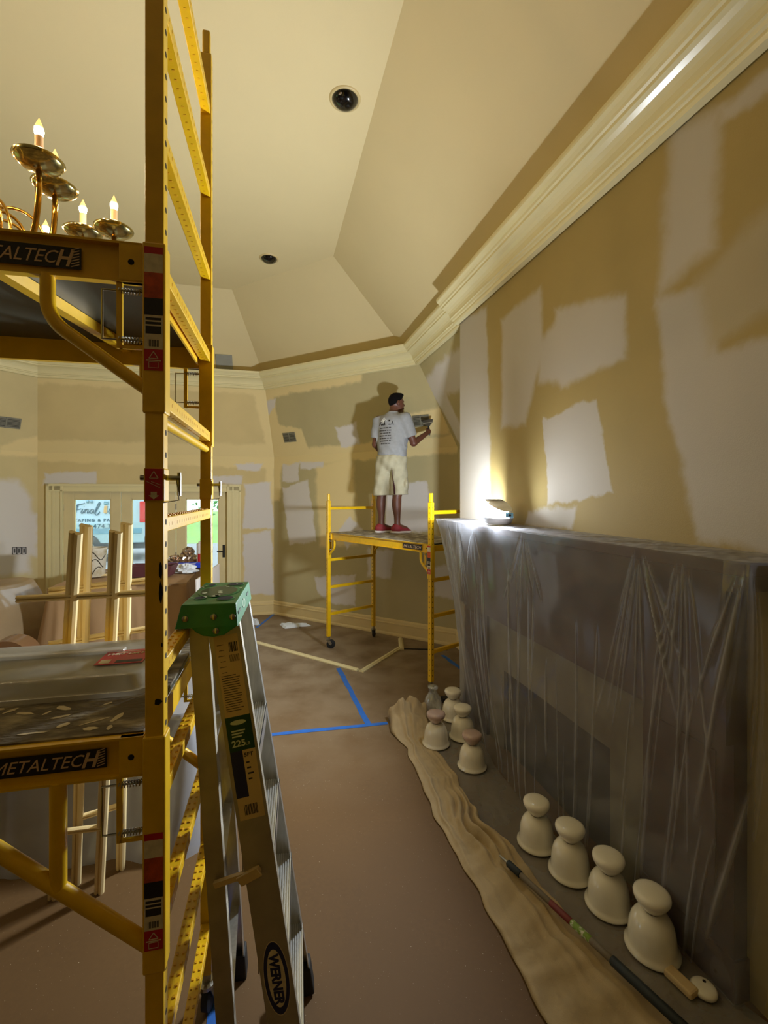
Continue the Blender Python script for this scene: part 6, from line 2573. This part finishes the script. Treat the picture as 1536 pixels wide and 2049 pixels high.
B_ = SDF((-0.42, -0.35, -0.0), (0.62, 0.50, 1.80), 0.0085)
B_.ell(L3(0, 0.0, 1.22), (0.165, 0.105, 0.20), 0.03, [rt, fw, (0, 0, 1)])
B_.ell(L3(0, 0.0, 1.36), (0.18, 0.095, 0.10), 0.04, [rt, fw, (0, 0, 1)])
B_.ell(L3(0, 0.01, 1.02), (0.155, 0.115, 0.15), 0.04, [rt, fw, (0, 0, 1)])
B_.ell(L3(0, -0.01, 0.90), (0.165, 0.125, 0.12), 0.04, [rt, fw, (0, 0, 1)])
B_.cone(L3(0, -0.015, 1.42), H3(0, -0.03, -0.07), 0.06, 0.054, 0.03)
for a, b in ((shR, elR), (shL, elL)):
    B_.cone(a, b, 0.055, 0.042, 0.03)
B_.cone(elR, wrR, 0.043, 0.028, 0.015)
B_.cone(elL, wrL, 0.041, 0.028, 0.015)
for hp, kn, an in ((hipL, knL, anL), (hipR, knR, anR)):
    B_.cone(hp, kn, 0.088, 0.058, 0.03)
    B_.cone(kn, an, 0.052, 0.036, 0.02)
    calf = kn * 0.68 + an * 0.32 - np.append(ff[:2], 0) * 0.018
    B_.ell(calf, (0.05, 0.052, 0.12), 0.03)
    B_.cone(an, an + ff * 0.12 - np.array((0, 0, 0.035)), 0.04, 0.03, 0.02)
# head: skull, jaw, nose, lips, brow, ear
ax_h = [hr, hf, (0, 0, 1)]
B_.ell(H3(0, -0.008, 0.02), (0.074, 0.096, 0.098), 0.02, ax_h)
B_.ell(H3(0, 0.035, -0.055), (0.058, 0.062, 0.07), 0.03, ax_h)
B_.cone(H3(0, 0.088, 0.015), H3(0, 0.107, -0.022), 0.010, 0.014, 0.010)
B_.cone(H3(-0.018, 0.088, -0.062), H3(0.018, 0.088, -0.062), 0.011, 0.011, 0.010)
B_.cone(H3(-0.03, 0.080, 0.022), H3(0.03, 0.080, 0.022), 0.012, 0.012, 0.012)
B_.cone(H3(0, 0.078, -0.10), H3(0, 0.074, -0.11), 0.018, 0.016, 0.02)
for s_ in (-1, 1):
    B_.ell(H3(s_ * 0.076, -0.012, -0.012), (0.011, 0.020, 0.032), 0.006, ax_h)
# right hand: palm, curled fingers round a handle, thumb
hd = (wrR - elR) / np.linalg.norm(wrR - elR)
up_ = np.array((0, 0, 1.0))
hs = np.cross(hd, up_)
hs /= np.linalg.norm(hs)
hu = np.cross(hs, hd)
pc = wrR + hd * 0.05
B_.cone(wrR, wrR + hd * 0.075, 0.028, 0.030, 0.012, flat=(hs, 0.6))
gripd = hd * 0.55 + hu * 0.83
gripd /= np.linalg.norm(gripd)
for i, (o_, ln) in enumerate(((-0.026, 0.040), (-0.009, 0.046), (0.009, 0.044), (0.026, 0.036))):
    k0 = wrR + hd * 0.085 + hu * (-o_) * 0.9
    k1 = k0 + hd * 0.022 - hs * 0.030
    k2 = k1 - hd * 0.030 - hs * 0.014
    B_.cone(k0, k1, 0.0095, 0.009, 0.004)
    B_.cone(k1, k2, 0.009, 0.0078, 0.003)
t0 = wrR + hd * 0.035 + hu * 0.024
t1 = t0 + hd * 0.035 + hu * 0.018 - hs * 0.022
B_.cone(t0, t1, 0.011, 0.010, 0.006)
B_.cone(t1, t1 + hd * 0.026 - hs * 0.012, 0.010, 0.008, 0.003)
# left hand, relaxed
hdl = (wrL - elL) / np.linalg.norm(wrL - elL)
hsl = np.cross(hdl, up_)
hsl /= np.linalg.norm(hsl)
hul = np.cross(hsl, hdl)
B_.cone(wrL, wrL + hdl * 0.075, 0.027, 0.030, 0.012, flat=(hsl, 0.6))
for i, (o_, ln) in enumerate(((-0.026, 0.05), (-0.009, 0.062), (0.009, 0.06), (0.026, 0.048))):
    k0 = wrL + hdl * 0.085 + hul * o_
    k1 = k0 + hdl * ln * 0.55 - hul * 0.006 + hsl * 0.006
    k2 = k1 + hdl * ln * 0.45 + hsl * 0.018
    B_.cone(k0, k1, 0.0095, 0.009, 0.003)
    B_.cone(k1, k2, 0.009, 0.0075, 0.003)
t0 = wrL + hdl * 0.03 + hul * 0.024
B_.cone(t0, t0 + hdl * 0.035 + hul * 0.026, 0.011, 0.010, 0.006)
B_.cone(t0 + hdl * 0.035 + hul * 0.026, t0 + hdl * 0.062 + hul * 0.030, 0.010, 0.008, 0.003)
B_.mesh('body', 'skin', man, 1)

# T-shirt
S_ = SDF((-0.42, -0.32, 0.80), (0.46, 0.36, 1.56), 0.0085)
S_.ell(L3(0, 0.0, 1.22), (0.192, 0.132, 0.25), 0.03, [rt, fw, (0, 0, 1)])
S_.ell(L3(0, -0.005, 1.37), (0.205, 0.118, 0.115), 0.04, [rt, fw, (0, 0, 1)])
S_.ell(L3(0, 0.0, 1.02), (0.192, 0.150, 0.22), 0.05, [rt, fw, (0, 0, 1)])
S_.cone(L3(0, -0.01, 1.40), L3(0, -0.005, 1.50), 0.085, 0.072, 0.03)
for a, b in ((shR, elR), (shL, elL)):
    c_ = a + (b - a) * 0.80
    S_.cone(a, c_, 0.078, 0.074, 0.035)
f_ = S_.F
cz = (S_.X * fw[0] + S_.Y * fw[1])
S_.F = f_ + 0.0045 * np.sin(S_.Z * 60 + S_.X * 24 + 2 * np.sin(S_.X * 20)) * np.clip((1.12 - S_.Z) / 0.2, 0, 1) + 0.003 * np.sin(S_.X * 55 + S_.Z * 30)
S_.cut((0.10, 0.0, -1), (0, 0, 0.888))
S_.cut((-0.15, 0.3, 1), (0.02, 0.0, 1.482))
for a, b in ((shR, elR), (shL, elL)):
    d_ = (b - a) / np.linalg.norm(b - a)
    c_ = a + (b - a) * 0.74
    near = ((S_.X - c_[0]) ** 2 + (S_.Y - c_[1]) ** 2 + (S_.Z - c_[2]) ** 2) < 0.14 ** 2
    pl_ = (S_.X - c_[0]) * d_[0] + (S_.Y - c_[1]) * d_[1] + (S_.Z - c_[2]) * d_[2]
    sidew = np.abs((S_.X * rt[0] + S_.Y * rt[1])) > 0.19
    S_.F = np.where(near & sidew, np.maximum(S_.F, pl_), S_.F)
shirt = S_.mesh('t_shirt', 'shirt', man, 2)

# shorts
S2 = SDF((-0.32, -0.26, 0.40), (0.34, 0.30, 1.02), 0.0085)
S2.ell(L3(0, -0.01, 0.90), (0.186, 0.146, 0.15), 0.03, [rt, fw, (0, 0, 1)])
for hp, kn, s_ in ((hipL, knL, -1), (hipR, knR, 1)):
    S2.cone(hp, kn + np.array((0.012 * s_ + 0.01, 0, -0.08)), 0.106, 0.118, 0.035 if s_ < 0 else 0.012)
S2.ell(np.array((0.165, -0.06, 0.60)), (0.035, 0.085, 0.085), 0.02)
S2.F += 0.004 * np.sin(S2.Z * 38 + S2.X * 40) + 0.003 * np.sin(S2.X * 70 - S2.Z * 22)
S2.cut((0.03, 0, -1), (0, 0, 0.468))
S2.cut((0, 0, 1), (0, 0, 0.96))
shorts = S2.mesh('shorts', 'shorts', man, 2)
MB().tube([tuple(np.array((-0.005, -0.135, 0.80))), (0.01, -0.135, 0.66), (0.025, -0.128, 0.56), (0.03, -0.12, 0.475)], [0.002, 0.006, 0.010, 0.013], 6).build('leg_gap_shade', 'shoe_dark', shorts)  # dark strip painting in the shade between the legs of the shorts

# hair: cap over the upper back of the skull, faded sides
S3 = SDF(tuple(HC - 0.15), tuple(HC + np.array((0.15, 0.15, 0.16))), 0.006)
S3.ell(H3(0, -0.011, 0.024), (0.0775, 0.0995, 0.1015), 0.0, ax_h)
S3.ell(H3(0, 0.045, 0.10), (0.055, 0.05, 0.028), 0.02, ax_h)
S3.cut(-np.array((hf[0] * -0.75, hf[1] * -0.75, 1.0)), H3(0, 0.0, 0.012))
S3.mesh('hair', 'hair', man, 1)

# shoes
for nm, an, hd_ in (('shoe', anL, ff), ('shoe', anR, ff)):
    S4 = SDF((an[0] - 0.14, an[1] - 0.14, 0.0), (an[0] + 0.24, an[1] + 0.22, 0.16), 0.006)
    fx = np.cross(hd_, up_)
    S4.cone(an + hd_ * -0.035 + np.array((0, 0, -0.03)), an + hd_ * 0.15 + np.array((0, 0, -0.05)), 0.046, 0.036, 0.02)
    S4.cone(an + np.array((0, 0, -0.03)), an + np.array((0, 0, 0.01)), 0.05, 0.046, 0.03)
    S4.cut((0, 0, -1), (0, 0, 0.022))
    S4.cut((hd_[0] * 0.35, hd_[1] * 0.35, 1), an + np.array((0, 0, 0.018)))
    so = S4.mesh('shoe', 'shoe_red', man, 1)
    S5 = SDF((an[0] - 0.14, an[1] - 0.14, -0.012), (an[0] + 0.24, an[1] + 0.22, 0.06), 0.006)
    S5.cone(an * np.array((1, 1, 0)) + hd_ * -0.038 + np.array((0, 0, 0.014)), an * np.array((1, 1, 0)) + hd_ * 0.155 + np.array((0, 0, 0.014)), 0.049, 0.040, 0)
    S5.cut((0, 0, 1), (0, 0, 0.027))
    S5.cut((0, 0, -1), (0, 0, 0.001))
    S5.mesh('sole', 'shoe_sole', so, 0)
    mb = MB()
    for i in range(4):
        c_ = an + hd_ * (0.045 + 0.018 * i) + np.array((0, 0, 0.008 - 0.010 * i))
        mb.tube([tuple(c_ + fx * 0.022), tuple(c_ + np.array((0, 0, 0.006))), tuple(c_ - fx * 0.022)], 0.003, 5)
    mb.build('laces', 'shoe_dark', so)

# print on the back of the shirt: sits just off the cloth on the camera side
shirt_me = shirt.data
from mathutils.bvhtree import BVHTree
bvh = BVHTree.FromPolygons([v.co.copy() for v in shirt_me.vertices], [tuple(p.vertices) for p in shirt_me.polygons])


def on_back(x, z_):
    """point on the shirt back hit along the facing direction"""
    o_ = Vector(tuple(-fw * 0.8 + rt * x + np.array((0, 0, z_))))
    hit_ = bvh.ray_cast(o_, Vector(tuple(fw)))
    if hit_[0] is None:
        return None
    return hit_[0] - Vector(tuple(fw)) * 0.003


def back_patch(mb, x0, x1, z0, z1, nx=6):
    for i in range(nx):
        a, b = x0 + (x1 - x0) * i / nx, x0 + (x1 - x0) * (i + 1) / nx
        q = [on_back(a, z0), on_back(b, z0), on_back(b, z1), on_back(a, z1)]
        if all(v is not None for v in q):
            mb.add(q, [(0, 1, 2, 3)])


mb = MB()
for i, (a, b) in enumerate(((-0.105, 0.055), (-0.115, 0.06), (-0.10, 0.05), (-0.115, 0.055), (-0.105, 0.06), (-0.10, 0.055), (-0.08, 0.055))):
    z_ = 1.285 - 0.032 * i
    x_ = a
    while x_ < b - 0.01:
        l_ = random.uniform(0.018, 0.045)
        back_patch(mb, x_, min(b, x_ + l_), z_ - 0.006, z_ + 0.006, 2)
        x_ += l_ + 0.008
mb.build('printed_list', 'shirt_print', shirt)['kind'] = 'stuff'


def back_stroke(mb, pts, r):
    out = [on_back(x, z_) for x, z_ in pts]
    mb.tube([p for p in out if p is not None], r, 5)


mb = MB()
back_stroke(mb, [(-0.115, 1.315), (-0.105, 1.345), (-0.095, 1.36), (-0.085, 1.36)], 0.004)
back_stroke(mb, [(-0.11, 1.335), (-0.09, 1.338)], 0.003)
back_stroke(mb, [(-0.085, 1.335), (-0.085, 1.318), (-0.075, 1.33), (-0.07, 1.318), (-0.06, 1.335), (-0.055, 1.318), (-0.045, 1.33), (-0.035, 1.318), (-0.03, 1.37), (-0.025, 1.32)], 0.003)
back_stroke(mb, [(0.02, 1.33), (0.03, 1.318), (0.038, 1.335), (0.046, 1.318), (0.055, 1.33), (0.063, 1.318), (0.075, 1.365), (0.08, 1.33), (0.09, 1.32)], 0.003)
mb.build('script_print', 'decal_black', shirt)
mb = MB()
back_stroke(mb, [(-0.095, 1.365), (-0.045, 1.41), (0.0, 1.368)], 0.004)
back_patch(mb, -0.065, -0.03, 1.355, 1.388, 2)
mb.build('house_print', 'shirt_white', shirt)
mb = MB()
back_patch(mb, 0.02, 0.04, 1.36, 1.38, 2)
mb.build('small_square_print', 'decal_black', shirt)

# taping knife in his right hand (held by him, a thing of its own)
mo = Vector(man.location)
kn = thing('taping_knife', 'wide drywall taping knife in the plasterer hand', 'knife', (0, 0, 0))
gd = Vector(tuple(hd * 0.35 + hu * 0.94)).normalized()
gc = mo + Vector(tuple(wrR + hd * 0.088 - hs * 0.016))
MB().tube([gc - gd * 0.055, gc - gd * 0.03, gc + gd * 0.05, gc + gd * 0.065], [0.010, 0.013, 0.012, 0.008], 10).build('knife_handle', 'black_plastic', kn, smooth='auto')
side_ = Vector((0.86, -0.5, 0.1))
side_ = (side_ - gd * side_.dot(gd)).normalized()
nn_ = side_.cross(gd).normalized()
M = basis(gc + gd * 0.06, side_, gd, nn_)
mb = MB()
mb.prism([(-0.012, 0.0), (0.012, 0.0), (0.06, 0.04), (0.075, 0.085), (-0.075, 0.085), (-0.06, 0.04)], -0.001, 0.001, M)
mb.build('blade', 'knife_blade', kn)
MB().prism([(-0.064, 0.040), (0.064, 0.040), (0.066, 0.050), (-0.066, 0.050)], -0.004, 0.004, M).build('blade_backing', 'alu_dull', kn)
